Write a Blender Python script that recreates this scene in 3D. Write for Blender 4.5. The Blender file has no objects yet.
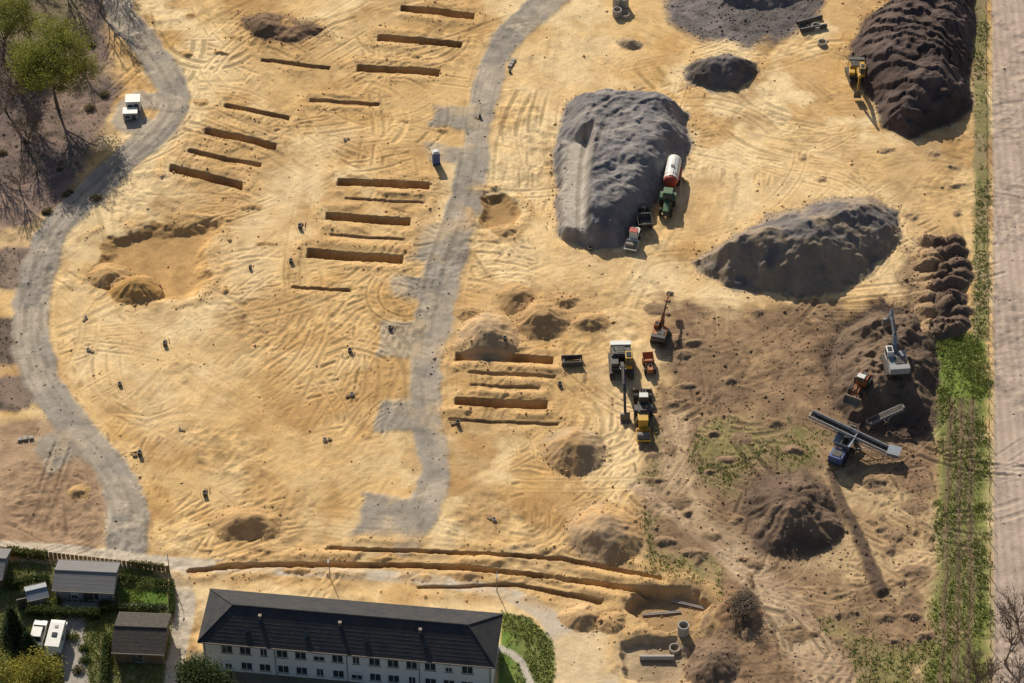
import bpy, math, random
import numpy as np
from mathutils import Matrix, Vector
rng=np.random.default_rng(7); random.seed(7)
scene=bpy.context.scene
# ---------------------------------------------------------------- survey helper
TH=math.radians(45); D=420.0; F=2904.0
CAM=np.array([0,-D*math.cos(TH),D*math.sin(TH)])
def G(u,v,z=0.0):
    a=(u-512.0)/F; b=(341.5-v)/F
    dx=a; dy=math.cos(TH)+b*math.sin(TH); dz=-math.sin(TH)+b*math.cos(TH)
    t=(z-CAM[2])/dz
    return (CAM[0]+dx*t, CAM[1]+dy*t)
def GP(pts): return [G(*p) for p in pts]
# ---------------------------------------------------------------- grid
dxy=0.17
def axis(a,b):
    core=np.arange(a,b,dxy); out=[];s=0.3;p=0
    while p<3500:
        s*=1.14;p+=s;out.append(p)
    out=np.array(out)
    return np.concatenate([a-out[::-1],core,core[-1]+out])
xs=axis(-94,94); ys=axis(-72,92)
NX,NY=len(xs),len(ys)
X,Y=np.meshgrid(xs,ys)
def vnoise(x,y,s,seed):
    r=np.random.default_rng(seed).random((256,256)).astype(np.float32)
    x=x/s+seed*13.37; y=y/s+seed*7.77
    ix=np.floor(x).astype(np.int64); iy=np.floor(y).astype(np.int64)
    fx=(x-ix); fy=(y-iy); fx=fx*fx*(3-2*fx); fy=fy*fy*(3-2*fy)
    ix0=ix&255; iy0=iy&255; ix1=(ix+1)&255; iy1=(iy+1)&255
    return (r[iy0,ix0]*(1-fx)+r[iy0,ix1]*fx)*(1-fy)+(r[iy1,ix0]*(1-fx)+r[iy1,ix1]*fx)*fy
def fbm(x,y,s,seed,o=4):
    t=0;a=1;n=0
    for i in range(o):
        t=t+a*vnoise(x*(0.8)+y*0.6,-x*0.6+y*0.8,s/(2.03**i),seed+i*17);n+=a;a*=0.52
    return t/n
def sst(a,b,x):
    t=np.clip((x-a)/(b-a),0,1);return t*t*(3-2*t)
N1=fbm(X,Y,14,1,5); N2=fbm(X,Y,4,2,4); N3=fbm(X,Y,1.3,3,3); N4=fbm(X,Y,30,4,4); N5=fbm(X,Y,7,55,5)
WX=(fbm(X,Y,5,11,4)-.5)*2+(fbm(X,Y,1.4,13,3)-.5)*.8; WY=(fbm(X,Y,5,12,4)-.5)*2+(fbm(X,Y,1.4,14,3)-.5)*.8
H=np.zeros_like(X); GREEN=np.zeros_like(X); CLOD=np.zeros_like(X)+0.012; CH=np.zeros_like(X)
PALE=np.array([.82,.615,.345]);MID=np.array([.74,.50,.235]);ORG=np.array([.55,.325,.125])
DAMP=np.array([.39,.22,.09])
def lerp(a,b,t): return a*(1-t[...,None])+b*t[...,None]
C=lerp(np.broadcast_to(MID,X.shape+(3,)),PALE,sst(.42,.60,N1))
C=lerp(C,ORG,sst(.50,.64,N5)*.70)
C=lerp(C,DAMP,sst(.56,.67,fbm(X,Y,9,77,5))*.55)
def sl(poly,m):
    a=np.array(poly)
    i0=np.searchsorted(xs,a[:,0].min()-m);i1=np.searchsorted(xs,a[:,0].max()+m)
    j0=np.searchsorted(ys,a[:,1].min()-m);j1=np.searchsorted(ys,a[:,1].max()+m)
    return (slice(j0,max(j1,j0+1)),slice(i0,max(i1,i0+1)))
def sd_poly(poly,warp,m=5):
    S=sl(poly,m); x=X[S]+WX[S]*warp; y=Y[S]+WY[S]*warp
    d=np.full(x.shape,1e9); ins=np.zeros(x.shape,bool); n=len(poly)
    for i in range(n):
        ax,ay=poly[i];bx,by=poly[(i+1)%n]
        ex,ey=bx-ax,by-ay
        t=np.clip(((x-ax)*ex+(y-ay)*ey)/(ex*ex+ey*ey+1e-9),0,1)
        d=np.minimum(d,(x-ax-t*ex)**2+(y-ay-t*ey)**2)
        c=((ay>y)!=(by>y))
        xi=ax+(y-ay)*ex/(ey if ey!=0 else 1e-9)
        ins^=(c&(x<xi))
    d=np.sqrt(d); return S,np.where(ins,d,-d)
def smooth_line(p,step=1.5):
    p=[np.array(q,float) for q in p]
    if len(p)<3: return np.array(p)
    P=[2*p[0]-p[1]]+p+[2*p[-1]-p[-2]]; out=[]
    for i in range(1,len(P)-2):
        n=max(2,int(np.linalg.norm(P[i+1][:2]-P[i][:2])/step))
        for k in range(n):
            t=k/n
            out.append(.5*((2*P[i])+(-P[i-1]+P[i+1])*t+(2*P[i-1]-5*P[i]+4*P[i+1]-P[i+2])*t*t+(-P[i-1]+3*P[i]-3*P[i+1]+P[i+2])*t**3))
    out.append(P[-2]); return np.array(out)
def sd_line(pts,warp,m=6):
    L=smooth_line(pts,4); S=sl(L[:,:2].tolist(),m); x=X[S]+WX[S]*warp; y=Y[S]+WY[S]*warp
    d=np.full(x.shape,-1e9)
    for i in range(len(L)-1):
        ax,ay,aw=L[i];bx,by,bw=L[i+1];ex,ey=bx-ax,by-ay
        t=np.clip(((x-ax)*ex+(y-ay)*ey)/(ex*ex+ey*ey+1e-9),0,1)
        d=np.maximum(d,(aw+(bw-aw)*t)-np.sqrt((x-ax-t*ex)**2+(y-ay-t*ey)**2))
    return S,d
def col(S,m,c,var=.14,c2=None):
    c=np.array(c,float); base=np.broadcast_to(c,X[S].shape+(3,))
    if c2 is not None: base=lerp(base,np.array(c2,float),sst(.42,.58,N5[S]*.5+N2[S]*.5))
    base=base*(1+var*(N2[S]-.5)*2+var*(N3[S]-.5)*2)[...,None]
    C[S]=C[S]*(1-m[...,None])+base*m[...,None]
def paint(px,c,soft=.8,warp=1.2,alpha=1,var=.14,c2=None,green=0,clod=None,line=False,z=None,ch=None):
    if line: S,sd=sd_line([G(p[0],p[1])+(p[2],) for p in px],warp)
    else: S,sd=sd_poly(GP(px),warp)
    m=sst(-soft,soft,sd)*alpha; col(S,m,c,var,c2)
    if green: GREEN[S]=np.maximum(GREEN[S]*(1-m),m*green)
    else: GREEN[S]*=(1-m)
    if clod is not None: CLOD[S]=CLOD[S]*(1-m)+clod*m
    if z is not None: H[S]+=z*m
    CH[S]=CH[S]*(1-m)+(ch or 0)*m
    return S,sd
GREY=(.36,.315,.265);STK=(.20,.187,.19);BRN=(.39,.26,.15);FIELD=(.50,.395,.32)
far=sst(0,30,np.maximum(np.abs(X)-97,0)+np.maximum(np.abs(Y-10)-90,0))
C=lerp(C,np.array([.16,.16,.07]),far)
for p in [[(300,125),(345,135),(300,200),(262,300),(200,318),(225,240)],
          [(505,60),(570,20),(640,40),(600,95),(555,120),(552,240),(640,262),(720,262),(690,230),(700,150),(780,120),(860,140),(930,160),(960,230),(900,300),(700,310),(600,300),(480,300),(480,200)],
          [(600,290),(655,290),(640,480),(595,490)],[(60,240),(100,235),(95,300),(190,330),(280,330),(230,400),(160,450),(90,390),(55,330)]]:
    paint(p,(.84,.63,.36),soft=3,warp=3,alpha=.75,c2=(.76,.54,.28))
for p in [[(240,330),(420,300),(420,420),(350,540),(220,540),(170,470)],[(380,0),(500,0),(470,100),(300,130),(200,120),(240,40)]]:
    paint(p,(.68,.455,.21),soft=4,warp=3,alpha=.6,c2=(.53,.325,.135))
for p in [[(800,135),(960,140),(970,240),(925,250),(880,190)],[(230,10),(300,10),(300,60),(230,60)],[(460,285),(610,280),(605,350),(450,350)],[(570,560),(640,500),(650,560),(640,600)],[(690,170),(740,180),(720,240),(690,250)],
          [(190,120),(290,110),(310,160),(240,200),(160,200)],[(380,150),(460,120),(450,200),(390,215)],[(200,546),(640,556),(640,604),(190,587)],[(240,500),(300,480),(330,540),(220,545)],[(450,350),(590,350),(590,430),(450,440)]]:
    paint(p,(.50,.31,.135),soft=3,warp=4,alpha=.62,c2=(.63,.41,.185),ch=1)
# woodland floor, upper left
paint([(-200,-250),(60,-120),(128,-40),(110,10),(112,60),(120,95),(95,150),(60,205),(20,232),(-200,240)],(.29,.205,.165),soft=1.5,warp=2,c2=(.18,.135,.12),clod=.05,green=.06)
paint([(-200,-250),(60,-120),(100,-40),(70,20),(20,40),(-200,60)],(.19,.17,.08),soft=3,warp=3,alpha=.6,green=.3)
paint([(-60,225),(40,228),(20,262),(-60,270)],(.66,.46,.25),soft=1.5,warp=1.5)
for cx,cy,r in [(15,268,30),(5,340,30),(12,392,26),(30,435,18)]:
    paint([(cx+r*math.cos(a)*1.1,cy+r*.75*math.sin(a)) for a in np.linspace(0,6.28,14)[:-1]],(.28,.205,.16),soft=.6,warp=1,c2=(.16,.12,.10),clod=.08,green=.08)
paint([(-60,425),(55,418),(100,455),(118,505),(100,552),(-60,548)],(.47,.32,.20),soft=1.2,warp=1,c2=(.36,.24,.15))
# dark working ground to the right
paint([(662,300),(720,310),(840,300),(850,335),(930,330),(940,440),(938,560),(940,700),(1000,760),(640,760),(640,470),(655,400)],BRN,soft=2.2,warp=3.5,c2=(.25,.165,.10),clod=.10,ch=.8)
for p in [[(670,360),(740,350),(760,400),(700,420),(665,400)],[(770,330),(830,340),(820,400),(780,390)],[(860,580),(920,570),(930,640),(870,640)],[(700,600),(760,620),(780,683),(700,683)],[(880,440),(935,440),(935,500),(890,490)]]:
    paint(p,(.20,.13,.085),soft=2.5,warp=4,alpha=.7,c2=(.32,.21,.125),clod=.2,ch=1)
paint([(832,315),(880,300),(945,300),(950,430),(905,445),(850,425),(822,380)],(.125,.087,.068),soft=1.5,warp=2,c2=(.085,.06,.048),clod=.4,ch=1)
paint([(700,470),(790,450),(850,480),(840,560),(760,575),(730,530)],(.20,.135,.09),soft=2,warp=3,c2=(.31,.21,.12),alpha=.75,clod=.2,ch=1)
paint([(905,240),(965,238),(965,335),(905,335)],(.28,.19,.12),soft=1.5,warp=2,c2=(.42,.285,.16),clod=.3,ch=1)
paint([(810,480),(850,470),(925,500),(935,560),(900,600),(840,580),(780,560)],(.55,.39,.22),soft=2,warp=2.5,c2=(.40,.27,.15))
paint([(640,-60),(830,-60),(822,0),(806,25),(790,38),(745,48),(700,42),(665,22)],(.23,.20,.19),soft=1.5,warp=2.2,c2=(.15,.13,.125),clod=.25,ch=1)
paint([(240,20),(265,15),(330,30),(300,45),(250,42)],(.20,.13,.08),soft=1,warp=2,alpha=.7,clod=.2)
for p in [[(700,430),(760,425),(820,440),(770,462),(730,490),(695,480)],[(655,425),(668,430),(664,500),(655,495)],[(648,512),(664,512),(662,560),(645,565)],
          [(690,555),(725,575),(720,585),(680,568)],[(830,610),(890,640),(930,640),(930,700),(850,700)],[(640,565),(705,575),(700,585),(636,578)],[(755,430),(800,425),(812,470),(780,470)]]:
    paint(p,(.22,.22,.075),soft=2.2,warp=4,alpha=.65,c2=(.33,.25,.13),green=.5)
paint([(930,336),(987,336),(990,500),(991,760),(925,760),(934,600),(940,480)],(.24,.26,.08),soft=1,warp=1.2,c2=(.33,.27,.14),green=.5)
paint([(930,336),(987,336),(985,400),(940,410)],(.22,.28,.065),soft=1,warp=1.5,green=.7,c2=(.28,.24,.10))
for u0,u1 in [(951,940),(962,954),(972,968)]:
    paint([(u0,400,.5),(u1,760,.5)],(.22,.15,.10),soft=.5,warp=.5,line=True,alpha=.85)
paint([(974,-80),(987,-80),(990,340),(975,340)],(.28,.25,.11),soft=.5,warp=.6,c2=(.36,.28,.16),green=.3)
S,sd=sd_poly(GP([(986,-1200),(3000,-1200),(4000,1600),(996,1600),(993,760),(994,400)]),.15,5)
m=sst(-.3,.3,sd); col(S,m,FIELD,.04); GREEN[S]*=1-m;CH[S]*=1-m
ph=(X[S]-Y[S]*0.052)
fur=np.sin(ph*2*math.pi/1.15)
H[S]+=m*(.03*fur); C[S]*=(1+m*(.03*fur+.12*(vnoise(ph,Y[S]*.05,.9,31)-.5)+.12*(N4[S]-.5)))[...,None]
# ------------------------------------------------------------------ roads of crushed stone
def road(pts,c=GREY,soft=.5,warp=.9,z=.12,var=.14,c2=(.44,.37,.29)):
    return paint(pts,c,soft=soft,warp=warp,var=var,c2=c2,line=True,z=z,clod=.03)
rl=[(150,-70,2.2),(118,0,2.4),(140,35,2.6),(165,72,2.6),(176,100,2.4),(160,130,2.5),(112,172,2.6),(68,215,2.6),(40,262,2.6),(30,325,2.6),(40,378,2.6),(72,424,2.5),(106,462,2.5),(128,505,2.5),(122,556,2.8)]
rc=[(640,-80,2.6),(545,5,2.6),(500,48,2.3),(483,100,2.2),(476,150,2.2),(466,205,2.6),(448,255,2.8),(438,300,2.6),(430,345,2.3),(424,390,2.3),(432,440,2.3),(432,490,2.3),(405,545,2.0)]
road(rl);road(rc)
road([(178,105,1.6),(140,100,2.0),(128,120,2.2),(150,128,1.8)])
for q in [[(432,105),(485,105),(482,128),(428,128)],[(430,143),(475,145),(470,163),(430,162)],[(415,225),(465,222),(468,262),(408,262)],[(395,276),(436,276),(434,300),(390,298)],
          [(382,322),(425,322),(424,358),(376,356)],[(380,400),(432,400),(432,434),(376,432)],[(362,494),(425,496),(418,540),(354,538)],[(30,442),(62,430),(84,448),(48,474)]]:
    paint(q,(.35,.30,.245),soft=.6,warp=1.2,c2=(.48,.38,.26),z=.1,clod=.03)
paint([(640,488,1.4),(690,515,2.0),(740,560,2.6),(790,620,3),(835,690,3.5),(880,790,4)],(.53,.39,.25),soft=1.2,warp=1,line=True,c2=(.42,.295,.19))
paint([(678,420,1.8),(676,470,2.0),(700,520,2)],(.49,.35,.215),soft=1.2,warp=1,line=True)
# concrete service road, bottom
paint([(-80,541,1.0),(60,551,1.15),(150,562,1.3),(290,571,1.0),(400,577,1.0),(480,588,1.1),(530,604,1.3),(556,626,1.6),(570,660,3),(575,700,4),(580,800,4)],(.64,.55,.43),soft=.25,warp=.2,line=True,var=.06,c2=(.57,.48,.37))
paint([(552,640),(580,628),(622,632),(618,700),(600,760),(548,760)],(.70,.56,.38),soft=.6,warp=.6,c2=(.70,.53,.32))
paint([(176,566,1.0),(186,600,1.3),(178,640,1.4),(165,700,1.5)],(.56,.48,.38),soft=.3,warp=.2,line=True,var=.06)
paint([(-100,556),(150,570),(168,585),(172,625),(160,700),(150,900),(-100,900)],(.15,.16,.06),soft=.4,warp=.5,green=.55,c2=(.28,.24,.14))
paint([(120,588),(166,590),(168,606),(122,604)],(.13,.22,.04),soft=.2,warp=.1,green=.6)
paint([(62,604,.5),(112,606,.5),(172,608,.5)],(.46,.41,.35),soft=.15,warp=.1,line=True)
paint([(74,612,1.6),(72,650,1.6),(78,700,1.4)],(.40,.36,.31),soft=.3,warp=.2,line=True)
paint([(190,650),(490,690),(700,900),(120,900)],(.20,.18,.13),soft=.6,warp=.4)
paint([(502,612),(530,618),(552,640),(556,660),(552,700),(545,800),(490,800),(500,650)],(.16,.24,.05),soft=.25,warp=.1,green=.5,c2=(.24,.26,.09))
paint([(500,648,.5),(522,662,.5),(536,700,.5)],(.56,.5,.42),soft=.15,warp=.05,line=True)
# ------------------------------------------------------------------ wheel tracks
TH_=np.zeros_like(X); TC=np.ones_like(X)
def stamp(line,depth,tone,gauge=.95,w=.32,thr=.28):
    L=line; seg=np.diff(L,axis=0); ln=np.hypot(seg[:,0],seg[:,1]); s=np.concatenate([[0],np.cumsum(ln)])
    n=int(s[-1]/.09)
    if n<5:return
    t=np.linspace(0,s[-1],n); px=np.interp(t,s,L[:,0]);py=np.interp(t,s,L[:,1])
    tx=np.gradient(px);ty=np.gradient(py);q=np.hypot(tx,ty)+1e-9;nx_=-ty/q;ny_=tx/q
    fade=vnoise(t,t*0+line[0,0],5,5)
    for side in (-1,1):
        for o in np.arange(-w-.2,w+.21,.09):
            x=px+nx_*(side*gauge+o);y=py+ny_*(side*gauge+o)
            i=np.searchsorted(xs,x)-1;j=np.searchsorted(ys,y)-1
            k=(i>0)&(i<NX-1)&(j>0)&(j<NY-1)&(fade>thr)
            i=i[k];j=j[k]
            if abs(o)<=w: TH_[j,i]=-depth; TC[j,i]=tone
            else: TH_[j,i]=np.maximum(TH_[j,i],depth*.7); TC[j,i]=1.0+(1-tone)*.4
def fam(px,spread,n,depth=.06,tone=.81,wig=1.6):
    g=smooth_line(GP(px),1.5)
    tx=np.gradient(g[:,0]);ty=np.gradient(g[:,1]);q=np.hypot(tx,ty)+1e-9
    N=np.stack([-ty/q,tx/q],1); t=np.linspace(0,1,len(g))
    for k in range(int(n*.9)):
        o0,o1,o2=rng.normal(0,spread*.75,3)
        o=o0*(1-t)+o1*t+(o2*.35)*np.sin(t*math.pi)+wig*(vnoise(t*4,t*0+k*3.3+px[0][0],1,9)-.5)*2
        a=rng.uniform(0,.65);b=a+rng.uniform(.2,.75)
        i0=int(a*len(g));i1=min(len(g),max(i0+4,int(b*len(g))))
        if i1-i0<4: continue
        L=(g+N*o[:,None])[i0:i1]
        dark=rng.random()<.72
        tn=1-(1-tone)*(rng.uniform(.2,2.3) if dark else -rng.uniform(.3,.8))
        stamp(L,depth*rng.uniform(.2,1.6),tn,gauge=rng.uniform(.8,1.2),w=rng.choice([.12,.2,.2,.3,.4]),thr=rng.uniform(.15,.5))
def arcs(px,n,ang,dev,depth=.07,tone=.80):
    P=np.array(GP(px));lo=P.min(0);hi=P.max(0)
    for k in range(n):
        p=rng.uniform(lo,hi);a=math.radians(ang)+rng.normal(0,dev);c=rng.normal(0,.045);m=int(rng.uniform(8,36));L=[p]
        for q in range(m):
            a+=c;c+=rng.normal(0,.008);p=p+np.array([math.cos(a),math.sin(a)]);L.append(p)
        stamp(np.array(L),depth*rng.uniform(.3,1.5),1-(1-tone)*rng.uniform(-.6,2.0),gauge=rng.uniform(.8,1.2),w=rng.choice([.12,.2,.3,.4]),thr=rng.uniform(.15,.45))
fam([(150,10),(190,80),(290,120),(420,100)],8,22)
fam([(480,10),(380,30),(290,80),(210,150)],10,24)
fam([(300,10),(230,60),(210,130),(120,200)],8,18)
fam([(100,230),(200,215),(300,160),(440,135)],7,20)
fam([(70,270),(140,320),(250,310),(350,290),(440,280)],7,36)
fam([(60,290),(75,370),(120,440),(170,510),(260,545)],6,34)
fam([(430,300),(330,330),(250,390),(190,470),(170,545)],12,60,.08,.77)
fam([(380,310),(340,400),(270,490),(200,550)],10,54,.08,.77)
fam([(420,330),(380,420),(320,500),(220,555)],8,40,.08,.77)
fam([(150,400),(260,420),(370,400)],10,10)
fam([(180,560),(300,530),(420,545),(600,560)],5,18)
fam([(440,290),(560,268),(650,275),(760,302),(880,305),(950,270)],5,44,.05,.84)
fam([(560,20),(530,100),(520,190),(500,260),(430,300)],6,40,.05,.84)
fam([(545,100),(545,180),(545,250),(640,272)],4,26,.05,.84)
fam([(645,265),(618,330),(612,400),(622,490),(690,530)],4,40,.08,.76)
fam([(600,40),(700,105),(820,120),(900,170),(940,240),(900,300)],8,44,.05,.84)
fam([(700,110),(715,190),(670,265),(600,290)],7,38,.05,.84)
fam([(640,60),(760,130),(880,150),(950,180)],9,34,.05,.84)
fam([(640,30),(700,50),(790,60),(850,90)],5,16,.05,.84)
fam([(680,300),(760,345),(820,400),(850,440)],9,34,.10,.72)
fam([(665,330),(720,400),(820,440),(930,470)],9,34,.10,.72)
fam([(650,380),(740,360),(840,330)],7,22,.10,.72)
fam([(640,488),(690,515),(740,560),(790,620),(850,720)],2.4,34,.09,.76)
fam([(678,410),(676,470),(700,520),(760,575)],2,16,.09,.76)
fam([(830,470),(870,520),(930,600)],7,22,.09,.75)
fam([(700,540),(800,580),(900,570),(935,500)],6,22,.09,.75)
fam([(900,600),(850,640),(800,690)],6,16,.09,.75)
fam([(560,470),(540,540),(450,550)],8,20)
fam([(450,440),(520,440),(600,470)],8,20)
fam([(30,470),(80,480),(95,520),(50,540),(10,520)],3,16,.05,.80)
fam([(10,500),(50,490),(80,510)],5,12,.05,.80)
arcs([(150,20),(500,200)],60,-35,.7);arcs([(60,260),(430,540)],80,50,.7);arcs([(450,280),(660,560)],60,80,.8);arcs([(520,60),(960,320)],70,20,.7);arcs([(660,300),(930,680)],90,-40,.8,.09,.76)
fam([(p[0],p[1]) for p in rl],1.2,30,.02,.89,.3)
fam([(p[0],p[1]) for p in rc],1.3,30,.02,.89,.3)
def blur(A,k=1):
    for _ in range(k):
        B=A.copy(); B[1:-1]=(A[:-2]+2*A[1:-1]+A[2:])/4; A=B.copy(); A[:,1:-1]=(B[:,:-2]+2*B[:,1:-1]+B[:,2:])/4
    return A
graded=.35+.65*sst(.40,.52,fbm(X,Y,16,301,3))
H+=blur(TH_,1)*graded; C*=(1+(.45*TC+.55*blur(TC,1)-1)*graded)[...,None]
churn=np.clip(sst(.54,.64,fbm(X,Y,11,333,4))+CH*sst(.42,.58,fbm(X,Y,6,338,3)),0,1)*(1-sst(.1,.5,GREEN))
H+=churn*.36*(fbm(X,Y,1.3,334,3)-.5); C*=(1-.18*churn*sst(.48,.6,fbm(X,Y,1.0,335,3)))[...,None]
C*=(1-.12*sst(.54,.66,fbm(X,Y,2.2,336,4)))[...,None]
# ------------------------------------------------------------------ pits and trenches
PITM=np.zeros_like(X)
def pit(px,depth,floor=(.27,.17,.085),rim=.10,edge=.22,warp=.28,line=False,dark=1.0):  # default floor tint, also on walls: damp soil darkened to carry trench shade
    if line: S,sd=sd_line([G(p[0],p[1])+(p[2],) for p in px],warp)
    else: S,sd=sd_poly(GP(px),warp)
    m=sst(-edge*.2,edge,sd); H[S]=H[S]*(1-m)-depth*m*(.85+.3*N2[S]); PITM[S]=np.maximum(PITM[S],m)
    H[S]+=rim*np.exp(-((sd+1.2)/.8)**2)*sst(.38,.6,N2[S])*2
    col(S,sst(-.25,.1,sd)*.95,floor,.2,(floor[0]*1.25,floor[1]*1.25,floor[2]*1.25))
    r=np.exp(-((sd+1.4)/1.3)**2)*sst(.33,.6,N2[S])*.7; col(S,r,(.56,.36,.165),.2)
    CLOD[S]=np.maximum(CLOD[S],r*.2)
def strip(u0,v0,u1,v1,h,d,**k):
    pit([(u0,v0-h),(u1,v1-h),(u1-1,v1+h),(u0-1,v0+h)],d,**k)
for a in [(402,8,474,17,2.8,1.9),(378,38,462,44,3,1.9),(358,68,440,73,3.2,2.0),(205,131,278,147,3.2,1.9),(170,168,243,186,3.6,1.9),(188,150,262,166,2.0,.9),
          (338,182,430,186,3.4,1.9),(326,216,410,222,3.8,2.1),(308,253,404,260,4.0,2.1),(292,286,352,291,1.5,.4),
          (456,356,553,360,3.8,1.9),(456,401,548,405,4.0,2.0),(468,372,556,377,1.6,.35),(450,420,560,424,1.5,.3),(262,60,330,68,1.6,.6),(310,100,380,104,1.6,.6),(225,105,290,118,2.0,.7),(470,384,540,388,1.2,.3),(345,198,425,203,1.2,.3),(330,235,405,240,1.2,.3)]:
    strip(*a)
pit([(105,236),(150,226),(214,224),(212,262),(196,292),(160,300),(118,296),(97,284),(98,262)],1.0,floor=(.48,.295,.125),warp=1.6,edge=2.0,rim=.10)
pit([(482,200),(505,195),(520,212),(510,228),(484,228)],.9,floor=(.42,.255,.11),warp=1.2,edge=1.3)
pit([(190,572,.35),(260,566,.4),(420,566,.4),(540,576,.4),(650,592,.4)],1.7,line=True,warp=.3,rim=.14)
pit([(330,549,.28),(420,552,.3),(560,560,.35),(660,580,.35)],1.3,line=True,warp=.3,rim=.1)
pit([(420,588,.25),(520,586,.3),(600,602,.4)],.7,line=True,warp=.3,rim=.08)
pit([(632,592),(690,588),(716,602),(700,628),(650,630),(628,612)],1.4,warp=1.3,edge=.9,floor=(.40,.26,.13))
pit([(622,640),(680,636),(700,660),(690,682),(622,680)],.9,warp=1.2,edge=.8,floor=(.38,.28,.175))
# ------------------------------------------------------------------ stockpiles and heaps
def pile(px,hmax,slope,c,c2=None,warp=1.2,rug=.35,var=.12,clod=.25,ribs=0,flat=0):
    S,sd=sd_poly(GP(px),warp); t=np.clip(sd*slope/hmax,0,1)
    z=hmax*np.sin(t*math.pi/2)*((.62+.76*(N1[S]))*(1-flat)+flat)
    rid=1-np.abs(2*fbm(X[S],Y[S],2.6,41,4)-1);rid2=1-np.abs(2*fbm(X[S],Y[S],6,42,3)-1)
    z+=t**.6*(rug*(rid-.7)*2+rug*1.6*(rid2-.6)*2*(1-flat*.6)+rug*.8*(N3[S]-.5)+rug*.5*(fbm(X[S],Y[S],.8,43,2)-.5))
    if ribs:
        q=((X[S]*.35+Y[S]+3*WX[S])/2.9)%1.0; z+=ribs*(1-q)*sst(0,.12,q)*1.6*sst(0,.3,t)
    H[S]=np.where(sd>0,np.maximum(H[S],0)*0.3+np.maximum(z,0),H[S])
    m=sst(-.8,.3,sd); col(S,m,c,var,c2); GREEN[S]*=1-m
    CLOD[S]=np.maximum(CLOD[S]*(1-m),np.exp(-(sd/1.5)**2)*clod)
def heap(u,v,rx,ry,h,c,c2=None,rug=.2,ang=0,seed=1):
    x0,y0=G(u,v); S=sl([(x0-rx*1.6,y0-ry*1.6),(x0+rx*1.6,y0+ry*1.6)],1)
    if rx<2 and (H[S].max()>1.5 or PITM[S].max()>.5): return
    dx=X[S]-x0+WX[S]*.9;dy=Y[S]-y0+WY[S]*.9
    ca,sa=math.cos(ang),math.sin(ang); a=(dx*ca+dy*sa)/rx;b=(-dx*sa+dy*ca)/ry
    r=np.sqrt(a*a+b*b); th=np.arctan2(b,a)
    g=vnoise(th*6+20,r*.8+seed*3,1.0,60+seed)
    t=np.clip(1-r,0,1); z=h*(t**1.05)*(1-.25*np.exp(-(r/.18)**2))
    z+=rug*(g-.5)*np.clip(t*4,0,1)*np.clip(r*2,0,1)+rug*1.3*(N3[S]-.5)*np.clip(t*5,0,1)+rug*1.5*(N2[S]-.5)*np.clip(t*5,0,1)
    H[S]=np.where(r<1,np.maximum(z,0)+np.maximum(H[S],0)*.5+np.minimum(H[S],0)*.3,H[S])
    m=sst(1.15,.9,r); col(S,m,c,.15,c2);GREEN[S]*=1-m
    CLOD[S]=np.maximum(CLOD[S],np.exp(-((r-1)/.15)**2)*.25)
pile([(566,104),(600,94),(660,98),(688,113),(689,148),(676,176),(655,205),(636,232),(622,246),(590,247),(558,236),(556,180),(560,130)],4.4,.85,STK,(.27,.245,.235),warp=1.0,rug=.42,flat=.55)
S,sd=sd_poly(GP([(566,150),(592,146),(590,200),(586,243),(562,238),(558,200)]),.5); m=sst(-.5,1,sd); H[S]=H[S]*(1-m)+(1.8+.2*N3[S])*m; col(S,m*.9,(.49,.43,.36),.12)
for q in ([(578,240),(580,190),(592,130),(640,112)],[(588,240),(592,190),(606,140),(650,124)]):
    S,sd=sd_line([G(*p)+(.33,) for p in q],.15); m=sst(-.2,.2,sd); H[S]-=.14*m; C[S]*=(1-.25*m)[...,None]
pile([(690,263),(730,238),(765,222),(815,200),(870,198),(896,212),(897,238),(868,272),(838,290),(800,297),(760,290),(712,278)],5.2,.52,(.175,.155,.15),(.30,.235,.17),warp=1.4,rug=.4)
pile([(684,68),(700,60),(730,57),(758,62),(760,72),(742,86),(715,90),(690,84)],2.2,.5,(.17,.15,.145),(.125,.105,.095),rug=.35)
pile([(862,22),(890,4),(905,-60),(975,-60),(974,60),(972,112),(950,128),(905,137),(884,128),(872,98),(850,70),(850,45)],4.4,.6,(.13,.095,.085),(.085,.062,.054),rug=.42,ribs=.42,flat=.4)
pile([(690,-50),(800,-50),(806,-5),(770,10),(715,8)],2.2,.4,(.17,.148,.14),(.22,.19,.175),rug=.5)
pile([(838,330),(870,312),(915,312),(938,340),(938,385),(925,418),(880,428),(845,415),(832,380)],3.2,.5,(.13,.09,.068),(.185,.13,.09),rug=.8)
pile([(240,20),(262,14),(310,20),(328,30),(300,42),(250,38)],.7,.3,(.25,.16,.10),(.16,.11,.07),rug=.35)
for v in range(244,338,11):
    for u in (930,946,958):
        heap(u+rng.uniform(-4,4),v+rng.uniform(-3,3),rng.uniform(2.0,2.3),rng.uniform(1.2,1.8),rng.uniform(1.2,1.9),(.165,.115,.085) if u>935 else (.36,.245,.145),seed=v)
SND=(.58,.385,.20);SND2=(.47,.30,.145)
heap(486,337,4.8,5.2,3.1,(.41,.295,.18),(.52,.35,.19),seed=31);heap(541,321,4.0,4.2,2.7,(.50,.325,.155),SND2,seed=32);heap(516,298,2.8,3.6,2.0,SND2,seed=33)
heap(590,322,2.8,2.0,1.3,SND2,seed=53);heap(467,312,2.2,1.9,1.0,SND2,seed=54);heap(562,300,2.2,1.7,.9,SND2,seed=55)
heap(575,451,4.6,4.5,3.1,(.45,.32,.19),SND2,seed=34);heap(606,535,5.2,5.5,3.4,(.43,.30,.18),SND2,seed=35)
heap(246,523,5.0,3.2,2.3,(.54,.345,.16),SND2,seed=36);heap(135,291,3.8,3.4,2.6,(.45,.265,.10),SND2,seed=37);heap(110,274,3.2,2.4,1.4,(.52,.33,.15),seed=38)
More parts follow.
